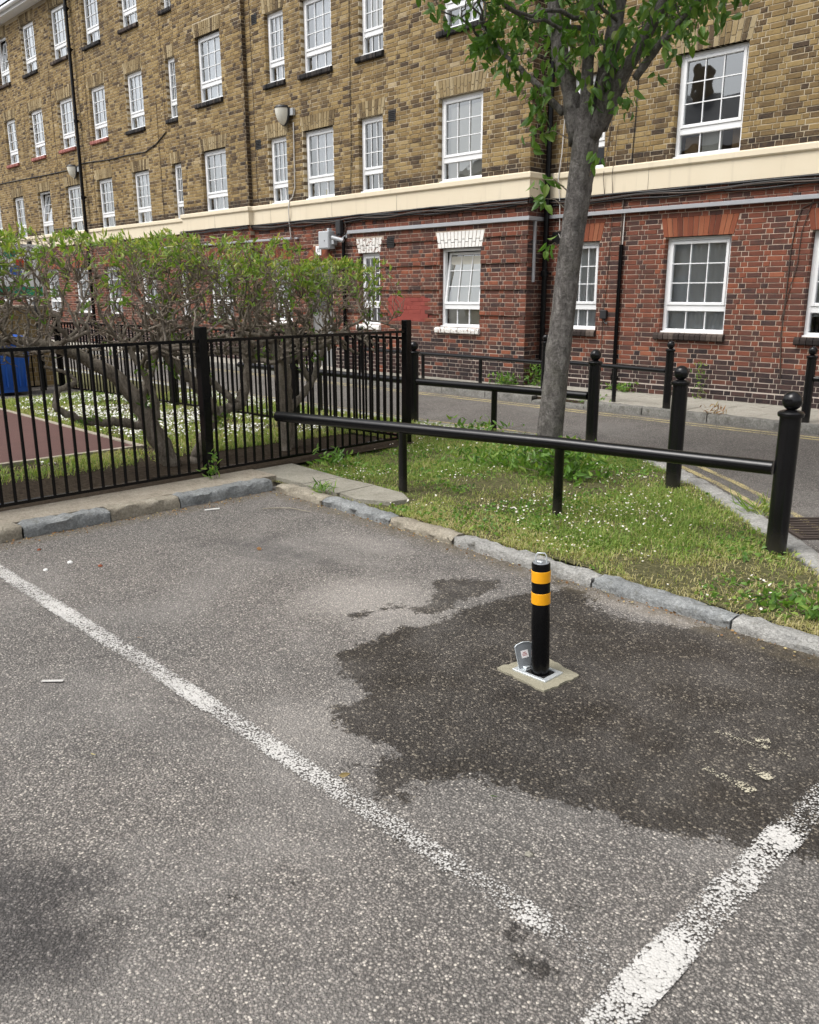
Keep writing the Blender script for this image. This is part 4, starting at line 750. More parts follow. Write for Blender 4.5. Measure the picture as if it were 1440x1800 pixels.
t = thing('number_plaque', (-13.67, YB, 2.37), 'small white number plaque over the red arched entrance', 'plaque'); mb = MB(); mb.cbox((-13.755, YB-.02, 2.28), (-13.585, YB-.005, 2.46), .004); pl = mb.build('plate', MT['plaque_white'], t); part('numerals', text_mesh('32', .1, 'ink'), pl, (0, -.0215, 0), (math.pi/2, 0, 0))
t = thing('junction_box', (-7.31, YC, 1.23), 'small black junction box on red brick beside the black waste pipe', 'junction box'); mb = MB(); mb.cbox((-7.37, YC-.06, 1.17), (-7.26, YC-.004, 1.3), .008); mb.build('box_body', MT['dark_plastic'], t); mb = MB(); mb.tube([(-7.3,YC-.03,1.17),(-7.29,YC-.03,1.11),(-7.24,YC-.03,1.1)], .012, 6); mb.build('gland', MT['dark_plastic'], t)

# terrace on the other side of the car park: the photo shows it mirrored in the window panes
t = thing('terraced_house', (-20, -19, 0), 'dark roofed brick terrace behind the viewpoint mirrored in the panes', 'building'); m = MB(); m.box((-37, -28, 0), (6, -19, 8.6)); m.build('wall', MT['far_brick'], t)
m = MB(); V = [(-37.4,-18.6,8.5),(6.4,-18.6,8.5),(6.4,-28.4,8.5),(-37.4,-28.4,8.5),(-37.4,-23.5,12.),(6.4,-23.5,12.)]; m.add(V, [(0,1,5,4),(2,3,4,5)], [(1,2,5),(3,0,4)]); rf = m.build('roof', MT['slate_roof'], t)
for x in range(-35, 6, 5): m = MB(); m.cbox((x, -23.9, 11.4), (x+.9, -23.1, 13.3), .02); m.build('chimney', MT['far_brick'], rf)
wm = MB(); wm.cbox((0, -.03, 0), (1.1, .05, 1.5), .01); wme = wm.mesh('window', MT['door_grey'])
for x in range(-35, 5, 4):
    for z in (.9, 3.7, 6.4): part('window', wme, t, Vector((x, -19.0, z))-wloc(t))

# ================================================================== FENCES, RAILS, POSTS
def bar_mesh(h, w=.0195): mb = MB(); mb.cbox((-w/2, -w/2, 0), (w/2, w/2, h), .003); return mb.mesh('bar', MT['black_paint'])
def fence(name, a, b, z0, ztop, posts, label, sp=.0925, ph=.13, endpost=True, prail=.02):
    a = A(*a); b = A(*b); L = np.linalg.norm(b-a); d = (b-a)/L; t = thing(name, (a[0], a[1], z0-.03), label, 'fence'); ang = math.atan2(d[1], d[0]); base = wloc(t)
    bm_ = bar_mesh(ztop-z0-.03); n = int(L/sp)
    def rail(zc, hh, ww):
        mb = MB(); N_ = A(-d[1], d[0])*ww/2; V = []
        for p in (a, b):
            for s, z in ((1, zc-hh/2), (-1, zc-hh/2), (-1, zc+hh/2), (1, zc+hh/2)): V.append((*(p+N_*s), z))
        mb.add(V, [(0,1,2,3),(7,6,5,4),(0,4,5,1),(1,5,6,2),(2,6,7,3),(3,7,4,0)]); mb.build('rail', MT['black_paint'], t)
    rail(z0+.012, .022, .04); rail(ztop-.012, .024, .042)
    for i in range(n):
        s = (i+.5)*sp
        if any(abs(s-q) < .06 for q in posts): continue
        p = a+d*s; o = part('bar', bm_, t, Vector((p[0], p[1], z0+.02))-base, (0, 0, ang+.78 if False else ang))
    pm = MB(); pm.cbox((-.038, -.038, -.05), (.038, .038, ztop+ph-z0+.03), .006); pme = pm.mesh('post', MT['black_paint'])
    for q in posts: p = a+d*q; part('post', pme, t, Vector((p[0], p[1], z0-.03))-base, (0, 0, ang))
    return t
fence('railing_fence', (-5.945, -1.35), (-6.12, 5.95), .115, 1.195, [.02, 2.5, 4.95, 7.3], 'black bar railing fence beside the parking bay in front of the hedge', ph=.1)
fence('railing_fence', (-6.17, 5.93), (-13.45, 5.42), .12, 1.13, [1.65, 4.12, 7.25], 'black bar railing fence along the road behind the hedge and daisy lawn', ph=.1)
fence('railing_fence', (-13.6, 5.2), (-13.55, 4.2), .13, .85, [0., .98], 'low black gate panel between the brick pier and the blue bin', ph=.03)
# ball-topped posts
def post_proto():
    t = thing('ball_post', (0, 0, 0), 'x', 'post', 'ball-topped black posts'); mb = MB(); mb.lathe([(.0, -.08), (.059, -.08), (.059, .80), (.06, .815)], k=22); mb.build('shaft', MT['bollard_black_paint'], t, angle=40)
    mb = MB(); mb.lathe([(.058, .812), (.07, .814), (.073, .822), (.073, .834), (.066, .842), (.05, .848), (.03, .852), (.0, .853)], k=22); mb.build('collar', MT['bollard_black_paint'], t, angle=40)
    mb = MB(); mb.lathe([(.02, .85)]+[(.056*math.sin(a), .904-.056*math.cos(a)) for a in np.linspace(.35, math.pi, 12)], k=22); mb.build('ball', MT['bollard_black_paint'], t, smooth=True); return t
pp = post_proto()
POSTS = [(-1.895,4.915,.05,0,'nearest black ball-topped post where the front knee rail ends'), (-3.2,6.07,.05,0,'lone scuffed black ball-topped post on the verge behind the front knee rail'), (-4.75,7.24,.05,0,'black ball-topped post just right of the tree trunk at the road edge'), (-7.1,7.02,.05,0,'black ball-topped post hidden behind the fence corner post'),
         (-5.43,9.97,.1,0,'slim black ball-topped post across the road below the wide curtained window'), (-3.7,10.02,.1,0,'rightmost black ball-topped post on the far pavement'), (-7.62,10.28,.1,0,'black ball-topped post across the road by the wall corner behind the tree'), (-11.95,10.45,.1,0,'farthest black ball-topped post seen through the fence bars')]
for i, (x, y, z, r, lb) in enumerate(POSTS):
    o = pp if i == 0 else copy_tree(pp); o.location = (x, y, z); o['label'] = lb; o.rotation_euler = (0, 0, i*1.3); 
    if i > 3: o.scale = (.86, .86, .9)
def knee_rail(pts, z, r, legs, zg, label, lr=.034):
    t = thing('knee_rail', (legs[0][0], legs[0][1], zg), label, 'rail', 'black tubular knee rails'); mb = MB(); mb.tube([(x, y, z) for x, y in pts], r, 16); mb.build('rail', MT['bollard_black_paint'], t, angle=50)
    lm = MB(); lm.lathe([(lr, -.08), (lr, z-zg-r*.75), (lr*1.05, z-zg-r*.7)], k=14); me = lm.mesh('leg', MT['bollard_black_paint'], angle=40)
    for x, y in legs: part('leg', me, t, Vector((x, y, zg))-wloc(t))
    return t
knee_rail([(-1.96,4.905),(-3.33,4.70),(-4.58,4.41),(-5.78,4.105)], .555, .043, [(-3.33,4.70),(-4.58,4.41)], .05, 'nearest thick black knee rail on the verge from the fence to the ball post')
knee_rail([(-4.81,7.23),(-5.95,7.13),(-7.04,7.03)], .545, .042, [(-5.95,7.13)], .05, 'black knee rail along the road edge passing behind the tree'); knee_rail([(-7.16,7.02),(-8.9,6.95),(-10.6,6.9)], .545, .042, [(-8.8,6.955),(-10.55,6.9)], .05, 'black knee rail at the road edge seen through the fence and hedge')
knee_rail([(-7.67,10.29),(-9.1,10.36),(-10.5,10.42),(-11.9,10.45)], .55, .032, [(-8.95,10.36),(-10.3,10.41)], .1, 'thin black knee rail across the road below the white painted window', .03); knee_rail([(-7.56,10.26),(-6.3,10.1),(-5.48,9.98)], .58, .032, [(-6.3,10.1)], .1, 'short black knee rail across the road right of the tree', .03); knee_rail([(-3.65,10.02),(-2.2,10.05)], .60, .032, [(-2.3,10.05)], .1, 'black knee rail on the far pavement at the right edge', .03)
# gully grate
t = thing('gully_grate', (-2.0, 5.82, 0), 'rusty black drain grate in the gutter by the nearest post', 'drain grate'); dv = A(.72, -.69); nv = A(.69, .72); c0 = A(-1.98, 5.80)
def qd(mb, s0, s1, t0, t1, z0, z1): 
    P = [c0+dv*s+nv*q for s, q in ((s0,t0),(s1,t0),(s1,t1),(s0,t1))]; mb.add([(*p, z0) for p in P]+[(*p, z1) for p in P], [(0,3,2,1),(4,5,6,7),(0,1,5,4),(1,2,6,5),(2,3,7,6),(3,0,4,7)])
mb = MB(); qd(mb, -.24, .24, -.2, .2, -.03, .003); mb.build('pit', MT['hole_dark'], t); mb = MB(); qd(mb, -.26,.26,-.23,-.2,-.02,.014); qd(mb,-.26,.26,.2,.23,-.02,.014); qd(mb,-.26,-.235,-.199,.199,-.02,.014); qd(mb,.235,.26,-.199,.199,-.02,.014); mb.build('grate_frame', MT['cast_iron'], t)
for i in range(7): mb = MB(); s = -.2+i*.064; qd(mb, s, s+.03, -.198, .198, -.01, .012); mb.build('grate_bar', MT['cast_iron'], t)

# ================================================================== THE PARKING BOLLARD
bx, by = -1.93, 2.655
t = thing('parking_bollard', (bx, by, 0), 'black parking bollard with two amber bands in a fresh concrete patch', 'bollard')
ang = math.radians(3); R2 = np.array([[math.cos(ang), -math.sin(ang)], [math.sin(ang), math.cos(ang)]])
P = A(*[c for p in [(-.155,-.1),(-.10,.13),(-.0,.15),(.12,.105),(.125,.0),(.105,-.115),(.0,-.13),(-.1,-.125)] for c in p]).reshape(-1, 2); n = 48; tt = np.linspace(0, len(P), n, endpoint=False); Pc = np.array([P[int(q) % len(P)]*(1-q % 1)+P[(int(q)+1) % len(P)]*(q % 1) for q in tt])+rng.normal(0, .0025, (n, 2))
P = A(*[c for p in [(-.165,-.09),(-.10,.15),(.128,.10),(.115,-.125)] for c in p]).reshape(-1, 2); Pc = np.array([P[int(q) % 4]*(1-q % 1)+P[(int(q)+1) % 4]*(q % 1) for q in np.linspace(0, 4, n, endpoint=False)])+rng.normal(0, .0028, (n, 2))
mb = MB(); mb.poly(Pc[::-1]+A(bx, by), -.01, .008+rng.normal(0, .001, n)); mb.build('concrete_collar', MT['fresh_concrete'], t)
mb = MB(); x0, x1, y0, y1 = bx-.1, bx+.072, by-.062, by+.062; h0, h1, h2, h3 = bx-.047, bx+.05, by-.045, by+.045
for q in ((x0,h0,y0,y1),(h1,x1,y0,y1),(h0,h1,y0,h2),(h0,h1,h3,y1)): mb.cbox((q[0], q[2], .002), (q[1], q[3], .0145), .0015)
mb.build('ground_frame', MT['galvanised'], t); mb = MB(); mb.box((h0, h2, .001), (h1, h3, .0095)); mb.build('socket', MT['hole_dark'], t)
mb = MB(); mb.lathe([(.038, .004), (.038, .488), (.0365, .494), (.034, .495)], (bx, by, 0), 32); mb.build('tube', MT['black_paint'], t, angle=40)
mb = MB(); mb.lathe([(.0345, .494), (.033, .497), (.0, .497)], (bx, by, 0), 28); cap = mb.build('cap', MT['galvanised_dark'], t, angle=40)
mb = MB(); mb.tube([(bx-.018, by-.012, .49), (bx-.018, by-.012, .523), (bx-.012, by-.008, .534), (bx+.012, by+.008, .534), (bx+.018, by+.012, .523), (bx+.018, by+.012, .49)], .0028, 8); mb.build('handle', MT['galvanised'], cap, angle=60); mb = MB(); mb.cbox((bx-.012, by-.016, .497), (bx+.014, by-.002, .503), .002); mb.build('lock', MT['galvanised'], cap)
for z in (.415, .322): mb = MB(); mb.lathe([(.0382, z), (.0395, z+.001), (.0395, z+.047), (.0382, z+.048)], (bx, by, 0), 32); mb.build('reflective_band', MT['amber_tape'], t, angle=40)
TILT = Matrix.Rotation(math.radians(-1.7), 4, Vector((-.714, .70, 0)))
for ch in t.children:
    if ch.name.split('.')[0] in ('tube', 'cap', 'reflective_band'): ch.rotation_euler = TILT.to_euler()
# hinged lid standing open, its sticker facing the camera
LM = Matrix.Translation((bx-.062, by-.012, .016))@Matrix.Rotation(math.radians(58), 4, 'Z')@Matrix.Rotation(math.radians(80), 4, 'X')@Matrix.Rotation(math.radians(9), 4, 'Z')
def lidpt(x, y, z): return tuple(LM@Vector((x, y, z)))
mb = MB(); prof = [(-.036,0),(.036,0),(.038,.09),(.037,.1),(.028,.108),(.0,.113),(-.028,.108),(-.037,.1),(-.038,.09)]; n = len(prof); V = [lidpt(x, y, 0) for x, y in prof]+[lidpt(x, y, .006) for x, y in prof]+[lidpt(0, .055, 0), lidpt(0, .055, .006)]
mb.add(V, [(j, n+j, n+(j+1) % n, (j+1) % n) for j in range(n)], None); mb.T.append(np.array([(2*n, j, (j+1) % n) for j in range(n)]+[(2*n+1, n+(j+1) % n, n+j) for j in range(n)])); mb.tt.append(np.full(2*n, .5)); lid = mb.build('lid', MT['galvanised_dark'], t)
mb = MB(); mb.tube([lidpt(*p, .0065) for p in prof[1:]+[prof[0]]], .0022, 6); mb.build('lid_rim', MT['galvanised'], lid)
mb = MB(); mb.add([lidpt(-.016,.045,.0072), lidpt(.016,.045,.0072), lidpt(.016,.078,.0072), lidpt(-.016,.078,.0072)], [(0,1,2,3)]); mb.build('sticker', MT['sticker'], lid)
mb = MB()
for y, a, b in ((.069,-.008,.007),(.0625,-.011,.01),(.056,-.011,.011)):
    x = a
    while x < b: w = random.uniform(.002, .004); mb.add([lidpt(x, y-.0018, .0076), lidpt(min(x+w, b), y-.0018, .0076), lidpt(min(x+w, b), y+.0018, .0076), lidpt(x, y+.0018, .0076)], [(0,1,2,3)]); x += w+.0008
mb.build('sticker_print', MT['print_red'], lid); mb = MB(); mb.cbox((bx-.07, by-.03, .0146), (bx-.05, by+.01, .024), .002); mb.build('hinge', MT['galvanised'], t)

# ================================================================== BIN, WALL, BOARD AT FAR LEFT
t = thing('brick_pier_wall', (-14.3, 4.8, .07), 'yellow brick boundary wall seen through the fence bars beyond the lawn', 'wall'); Vs = []; ts = []
m = MB(); m.box((-14.5, 3.2, .0), (-14.205, 5.62, 1.32)); m.build('wall_core', MT['mortar'], t)
nb = 0; mb = MB()
for c in range(16):
    y = 3.2-(.11 if c % 2 else 0)
    while y < 5.62:
        a, b = max(y, 3.2)+.005, min(y+.215, 5.62)-.005; y += .225
        if b-a > .04: 
            q = MB(); q.cbox((-14.24, a, .09+c*.076), (-14.197, b, .09+c*.076+.066), .004, tone=float(np.clip(rng.normal(.68, .15), 0, 1))); q.build('brick', MT['yellow_stock_brick'], t, origin=(-14.2, (a+b)/2, .12+c*.076)); nb += 1
m = MB(); m.cbox((-14.53, 3.18, 1.321), (-14.17, 5.64, 1.37), .008); m.build('coping', MT['old_concrete'], t)
t = thing('notice_board', (-14.0, 5.0, .07), 'white and green board with blue and red shapes glimpsed through the hedge', 'board'); m = MB()
m.cbox((-14.02, 4.2, 1.5), (-13.99, 5.52, 2.3), .004); m.build('panel', MT['sign_white'], t); m = MB(); m.box((-13.988, 4.22, 1.52), (-13.984, 5.5, 1.66)); m.build('stripe', MT['sign_green'], t)
for cy, cz, rr, mt, nm in ((4.75,1.98,.16,'sign_blue','blue_shape'),(5.12,1.9,.1,'sign_blue','blue_shape'),(5.2,2.02,.085,'sign_red','red_shape'),(5.05,2.16,.1,'sign_green','green_shape')):
    m = MB(); an = np.linspace(0, 2*np.pi, 13)[:-1]; V = [(-13.986, cy+rr*math.cos(a)*random.uniform(.8, 1.2), cz+rr*.8*math.sin(a)*random.uniform(.8, 1.2)) for a in an]+[(-13.986, cy, cz)]; m.add(V, None, [(i, (i+1) % 12, 12) for i in range(12)]); m.build(nm, MT[mt], t)
m = MB(); 
for y in (4.3, 5.4): m.cbox((-14.08, y-.03, .0), (-14.021, y+.03, 2.35), .004)
m.build('post', MT['soot_iron'], t)
t = thing('wheelie_bin', (-13.4, 4.62, .07), 'bright blue wheelie bin behind the railings at the far left', 'bin'); m = MB(); V = []
for z, s in ((.12, .21), (.82, .27), (.86, .29)): V += [(-13.4-s*1.1, 4.6-s, z), (-13.4+s*1.1, 4.6-s, z), (-13.4+s*1.1, 4.6+s, z), (-13.4-s*1.1, 4.6+s, z)]
m.add(V, [(0,3,2,1)]+[(i*4+j, i*4+(j+1) % 4, i*4+4+(j+1) % 4, i*4+4+j) for i in range(2) for j in range(4)]); body = m.build('bin_body', MT['bin_blue'], t)
for i in range(5): m = MB(); y = 4.42+i*.09; m.cbox((-13.18, y-.012, .2), (-13.118, y+.012, .78), .004); m.build('rib', MT['bin_blue'], body)
m = MB(); V = [(-13.74, 4.28, .865), (-13.06, 4.28, .865), (-13.06, 4.92, .865), (-13.74, 4.92, .865), (-13.7, 4.33, .95), (-13.12, 4.33, .93), (-13.12, 4.87, .93), (-13.7, 4.87, .95)]; m.add(V, [(0,3,2,1),(4,5,6,7),(0,1,5,4),(1,2,6,5),(2,3,7,6),(3,0,4,7)]); m.build('lid', MT['bin_blue'], t)
m = MB(); 
for y in (4.36, 4.84): m.tube([(-13.66, y-.03, .17), (-13.66, y+.03, .17)], .1, 14)
m.build('wheel', MT['dark_plastic'], t)

# ================================================================== VEGETATION
def leaf_batch(mb, P, D, L, Wd, tone, fold=.25, droop=.15, six=True):
    """ovate folded leaves: P base, D direction, arrays"""
    n = len(P); D = D/np.linalg.norm(D, axis=1)[:, None]; r = rng.normal(size=(n, 3)); S_ = np.cross(D, r); S_ /= np.linalg.norm(S_, axis=1)[:, None]; N = np.cross(S_, D); L = L[:, None]; Wd = Wd[:, None]
    pts = [P, P+D*L*.3+S_*Wd*.5+N*Wd*fold, P+D*L*.3-S_*Wd*.5+N*Wd*fold, P+D*L*.35, P+D*L*.68+S_*Wd*.38+N*(Wd*fold*.8-L*droop*.4), P+D*L*.68-S_*Wd*.38+N*(Wd*fold*.8-L*droop*.4), P+D*L*.7-N*L*droop*.4, P+D*L-N*L*droop]
    V = np.stack(pts, 1).reshape(-1, 3); b = (np.arange(n)*8)[:, None]
    Q = np.concatenate([b+np.array([1, 4, 6, 3]), b+np.array([3, 6, 5, 2])]); T = np.concatenate([b+np.array([0, 1, 3]), b+np.array([0, 3, 2]), b+np.array([4, 7, 6]), b+np.array([6, 7, 5])])
    k = mb.n; mb.add(V, Q, None, np.tile(tone, 2)); mb.T.append(T+k); mb.tt.append(np.tile(tone, 4))
class Grow:
    def __init__(s, seed): s.r = np.random.default_rng(seed); s.N = []; s.R = []
    def line(s, mb, pts, r0, r1, k=7, sub=5, wob=.0, tone=.5):
        pts = np.asarray(pts, float); L = np.r_[0, np.cumsum(np.linalg.norm(np.diff(pts, axis=0), axis=1))]; n = max(3, (len(pts)-1)*sub); q = np.linspace(0, L[-1], n+1)
        C = np.stack([np.interp(q, L, pts[:, i]) for i in range(3)], 1)
        for _ in range(2): C[1:-1] = (C[:-2]+2*C[1:-1]+C[2:])/4
        if wob: C[1:-1] += s.r.normal(0, wob, (n-1, 3))
        R = np.linspace(r0, r1, n+1)*(1+s.r.normal(0, .08, n+1)) if np.ndim(r0) == 0 else np.interp(q, L, r0)
        mb.tube(C, R, k, tone); s.N += list(C); s.R += list(R); return C
    def reach(s, mb, targets, r0, r1, k=5, seg=6, curl=.06, up=.0, cand=None, zmin=None):
        """bend a branch from the nearest lower node to every target; returns the paths"""
        out = []
        base = np.array(s.N); Rr = np.array(s.R)
        T = np.asarray(targets); new = []
        for t in T:
            d = base-t; cost = (d**2).sum(1)+np.where(d[:, 2] > .05, .6*(d[:, 2])**2+.05, 0)+s.r.random(len(base))*.02
            i = int(np.argmin(cost)); p = base[i]; L = np.linalg.norm(t-p)
            if L < .03: continue
            m1 = p+(t-p)*.4+s.r.normal(0, curl*L*2, 3)*A(1, 1, .6)+A(0, 0, up*L); q = np.linspace(0, 1, seg+1)[:, None]
            C = (1-q)**2*p+2*q*(1-q)*m1+q*q*t; C[1:-1] += s.r.normal(0, curl*L*.28, (seg-1, 3)); ra = min(r0, Rr[i]*.85)*s.r.uniform(.8, 1.15)
            R = np.linspace(ra, min(r1, ra), seg+1); mb.tube(C, R, k, float(s.r.random()), cap=False); new.append((C, R)); out.append(C)
        for C, R in new: s.N += list(C[1:]); s.R += list(R[1:])
        return out
def hedge(label, trunks, box, seed, nl=(16, 90, 480), loc=(0, 0, 0)):
    t = thing('hedge_shrub', loc, label, 'shrub', 'twisted shrubs of the trimmed hedge'); G = Grow(seed); r = G.r; mb = MB()
    for pts, r0, r1 in trunks: G.line(mb, pts, (np.array(r0)*.85).tolist() if np.ndim(r0) else r0*.85, r1*.85, 9, 6, .007)
    mb.build('trunk', MT['hedge_bark'], t, smooth=True); x0, x1, y0, y1, zt = box
    def tg(n, za, zb, pw=1.): u = r.random((n, 3)); return np.c_[x0+(x1-x0)*u[:, 0], y0+(y1-y0)*u[:, 1], za+(zb-za)*u[:, 2]**pw]
    def shape(T): c = zt+(vn2(T[:, 0]*1.3, T[:, 1]*1.3, 2., 2)-.5)*.2; T[:, 2] = np.minimum(T[:, 2], c); return T
    bb = MB(); G.reach(bb, tg(nl[0], .95, 1.35), .03, .014, 7, 8, .11); G.reach(bb, tg(nl[1], 1.0, zt-.25), .014, .006, 6, 7, .12); bb.build('branches', MT['hedge_bark'], t, smooth=True)
    tb = MB(); tw = G.reach(tb, shape(tg(nl[2], 1.0, zt-.02, .7)), .006, .0022, 4, 6, .12, .06); tw2 = G.reach(tb, shape(tg(int(nl[2]*1.5), 1.25, zt+.08, .6)), .0035, .0014, 3, 5, .1, .1); tb.build('twigs', MT['hedge_twig'], t, smooth=True, kind='stuff')
    lb = MB(); Pn = []; Dn = []; tn = []
    for C in tw+tw2:
        tip = C[-1]; d = C[-1]-C[-2]; d /= np.linalg.norm(d)+1e-9; zf = (tip[2]-1.0)/(zt-1.0)
        n = int(r.poisson(1.+5.6*np.clip(zf, 0, 1)**1.6)) if r.random() < .05+.36*max(zf, 0)**1.3 else 0
        for _ in range(n):
            s = r.random()*.5; k_ = max(0, int(len(C)-1-s*len(C))); p = C[k_] if r.random() < .45 else tip
            Pn.append(p+r.normal(0, .004, 3)); Dn.append(d*.6+r.normal(0, .55, 3)+A(0, 0, .45)); tn.append(np.clip(.3+.42*zf+r.normal(0, .18), 0, 1))
    for ct in trunks:   # low sprouts on old wood
        for _ in range(2):
            p = np.array(ct[0][-1 if len(ct[0]) < 3 else 2])+r.normal(0, .07, 3)
            for _ in range(12): Pn.append(p+r.normal(0, .03, 3)); Dn.append(r.normal(0, .6, 3)+A(0, 0, .6)); tn.append(np.clip(.4+r.normal(0, .15), 0, 1))
    n = len(Pn); leaf_batch(lb, np.array(Pn), np.array(Dn), r.uniform(.04, .085, n), r.uniform(.014, .026, n), np.array(tn)); lb.build('foliage', MT['hedge_leaf'], t, kind='stuff'); return n
nlv = hedge('hedge shrub at the far left with bare tangled branches over the blue bin', [([(-6.75,1.3,.05),(-6.8,1.35,.5),(-6.85,1.6,.85),(-6.9,1.9,1.1)], .085, .04), ([(-6.8,1.35,.5),(-6.7,1.0,.9),(-6.8,.7,1.2)], .05, .03)], (-7.55,-6.35,.2,2.6,1.97), 101, (14, 80, 520), (-6.75,1.3,.05))
nlv += hedge('hedge shrub on a thick trunk leaning left behind the middle fence panel', [([(-6.72,3.62,.05),(-6.74,3.47,.38),(-6.75,3.36,.66),(-6.78,3.15,.94),(-6.85,2.8,1.12),(-6.9,2.4,1.22)], [.1,.088,.082,.068,.05,.035], 0), ([(-6.74,3.45,.42),(-6.7,3.2,.5),(-6.66,2.85,.55),(-6.66,2.62,.66),(-6.72,2.66,.8),(-6.78,2.85,.86)], .05, .025), ([(-6.75,3.47,.4),(-6.72,3.52,.62),(-6.7,3.4,.95),(-6.8,3.3,1.15)], .045, .025), ([(-6.7,3.66,.06),(-6.72,3.52,.4),(-6.74,3.42,.6)], .05, .04), ([(-6.75,3.4,.72),(-6.9,3.6,.95),(-6.95,3.75,1.2)], .05, .03)], (-7.55,-6.2,2.1,4.2,2.0), 102, (18, 100, 560), (-6.72,3.62,.05))
nlv += hedge('hedge shrub with a forked trunk rising right from behind the middle fence post', [([(-6.70,3.82,.05),(-6.7,3.95,.3),(-6.7,4.07,.48),(-6.72,4.2,.52),(-6.72,4.38,.55)], [.068,.062,.06,.055,.05], 0), ([(-6.7,4.07,.5),(-6.74,3.95,.72),(-6.8,3.78,.95),(-6.85,3.6,1.12)], .06, .05), ([(-6.72,4.36,.54),(-6.7,4.42,.72),(-6.7,4.46,.95),(-6.75,4.4,1.2)], .06, .035), ([(-6.72,4.3,.56),(-6.78,4.15,.74),(-6.82,4.02,.86),(-6.9,3.95,1.1)], .04, .025)], (-7.55,-6.2,3.5,5.1,1.98), 103, (16, 90, 520), (-6.7,3.82,.05))
nlv += hedge('hedge shrub with upright twin stems beside the end of the knee rail', [([(-6.6,4.76,.03),(-6.6,4.78,.4),(-6.62,4.74,.9),(-6.68,4.72,1.15)], .075, .05), ([(-6.7,4.95,.03),(-6.7,4.9,.5),(-6.7,4.88,1.0),(-6.75,4.98,1.2)], .06, .04), ([(-6.7,4.9,.45),(-6.7,5.15,.62),(-6.72,5.3,.85),(-6.78,5.45,1.1)], .05, .03), ([(-6.72,5.2,.68),(-6.75,5.1,.9),(-6.8,5.15,1.15)], .04, .025), ([(-6.7,4.9,.9),(-6.6,5.4,1.12),(-6.6,5.8,1.3)], .03, .014)], (-7.5,-6.2,4.5,6.05,1.82), 104, (18, 95, 520), (-6.6,4.76,.03))
print('hedge leaves', nlv)
# the street tree
t = thing('street_tree', (-4.42, 6.02, .06), 'leaning street tree with grey bark on the verge between knee rails', 'tree'); G = Grow(77); r = G.r; mb = MB(); yt = 6.04
tp = [(-4.43,yt,.0),(-4.41,yt,.12),(-4.40,yt,.35),(-4.36,yt,.8),(-4.30,yt,1.4),(-4.25,yt,2.0),(-4.18,yt,2.6),(-4.15,yt,2.95)]
P = np.array(tp); L = np.r_[0, np.cumsum(np.linalg.norm(np.diff(P, axis=0), axis=1))]; q = np.linspace(0, L[-1], 60); C = np.stack([np.interp(q, L, P[:, i]) for i in range(3)], 1); Rr = np.interp(q, L, [.18,.135,.113,.106,.1,.097,.104,.105])
k_ = 28; an = np.arange(k_)*2*np.pi/k_; V = []
for i in range(60):
    ph = an; rr = Rr[i]*(1+.035*np.sin(3*ph+q[i]*2.1)+.03*np.sin(5*ph-q[i]*3.)+r.normal(0, .012, k_))
    if abs(q[i]-1.08) < .14: rr = rr*(1+.1*np.exp(-((ph-3.6)/.5)**2)*np.cos((q[i]-1.08)*11))
    V.append(np.c_[C[i, 0]+rr*np.cos(an), C[i, 1]+rr*np.sin(an), np.full(k_, C[i, 2])])
i, j = np.meshgrid(np.arange(59), np.arange(k_), indexing='ij'); i = i.ravel(); j = j.ravel(); jn = (j+1) % k_; mb.add(np.concatenate(V), np.stack([i*k_+j, i*k_+jn, (i+1)*k_+jn, (i+1)*k_+j], 1)); mb.build('trunk', MT['tree_bark'], t, smooth=True)
LIMBS = [([(-4.22,yt,2.42),(-4.34,yt+.02,2.8),(-4.44,yt,3.2),(-4.55,yt+.05,3.7),(-4.75,yt+.1,4.6)], .085, .03), ([(-4.14,yt-.03,2.5),(-4.15,yt-.04,2.9),(-4.16,yt-.02,3.4),(-4.1,yt-.1,4.2),(-4.1,yt-.1,5.2)], .055, .025), ([(-4.12,yt+.06,2.5),(-4.06,yt+.1,3.0),(-4.0,yt+.15,3.6),(-3.95,yt+.3,4.8)], .08, .03), ([(-4.1,yt,2.45),(-3.92,yt-.02,2.75),(-3.72,yt-.04,3.1),(-3.55,yt-.05,3.5),(-3.2,yt-.1,4.2)], .062, .025), ([(-4.06,yt+.05,2.5),(-3.9,yt+.15,2.95),(-3.8,yt+.3,3.4),(-3.5,yt+.6,4.4)], .05, .022), ([(-4.38,yt-.02,2.95),(-4.62,yt-.06,3.2),(-4.9,yt-.08,3.42),(-5.2,yt-.08,3.72)], .03, .012), ([(-3.72,yt-.04,3.1),(-3.5,yt-.1,3.28),(-3.25,yt-.15,3.45),(-2.95,yt-.2,3.6)], .03, .012), ([(-4.0,yt-.04,2.62),(-3.98,yt-.1,2.8),(-3.88,yt-.12,3.0),(-3.86,yt-.1,3.5)], .03, .016)]
LIMBS = [([(x, y, z+(.3 if j < 2 else .18 if j == 2 else 0.)*(i not in (5, 6))) for j, (x, y, z) in enumerate(p)], a, b) for i, (p, a, b) in enumerate(LIMBS)]
for pts, r0, r1 in LIMBS: mb = MB(); G.line(mb, pts, r0, r1, 10, 6, .004); mb.build('limb', MT['tree_bark'], t, smooth=True)
def crownpts(n):
    out = []
    while len(out) < n:
        p = A(-4.25, 6.1, 4.7)+r.uniform(-1, 1, 3)*A(1.65, 1.5, 1.7); e = (p-A(-4.25, 6.1, 4.7))/A(1.65, 1.5, 1.7); d = np.linalg.norm(e)
        if d > 1 or d < .3: continue
        lo = 3.42+.9*max(0, abs(p[0]+4.25)-.95)+.25*max(0, abs(p[1]-6.05)-.5)
        if p[2] < lo: continue
        out.append(p)
    return np.array(out)
tb = MB(); G.reach(tb, crownpts(60), .02, .008, 6, 7, .08, .05); tw = G.reach(tb, crownpts(420), .007, .003, 4, 6, .1); tb.build('branches', MT['tree_bark'], t, smooth=True)
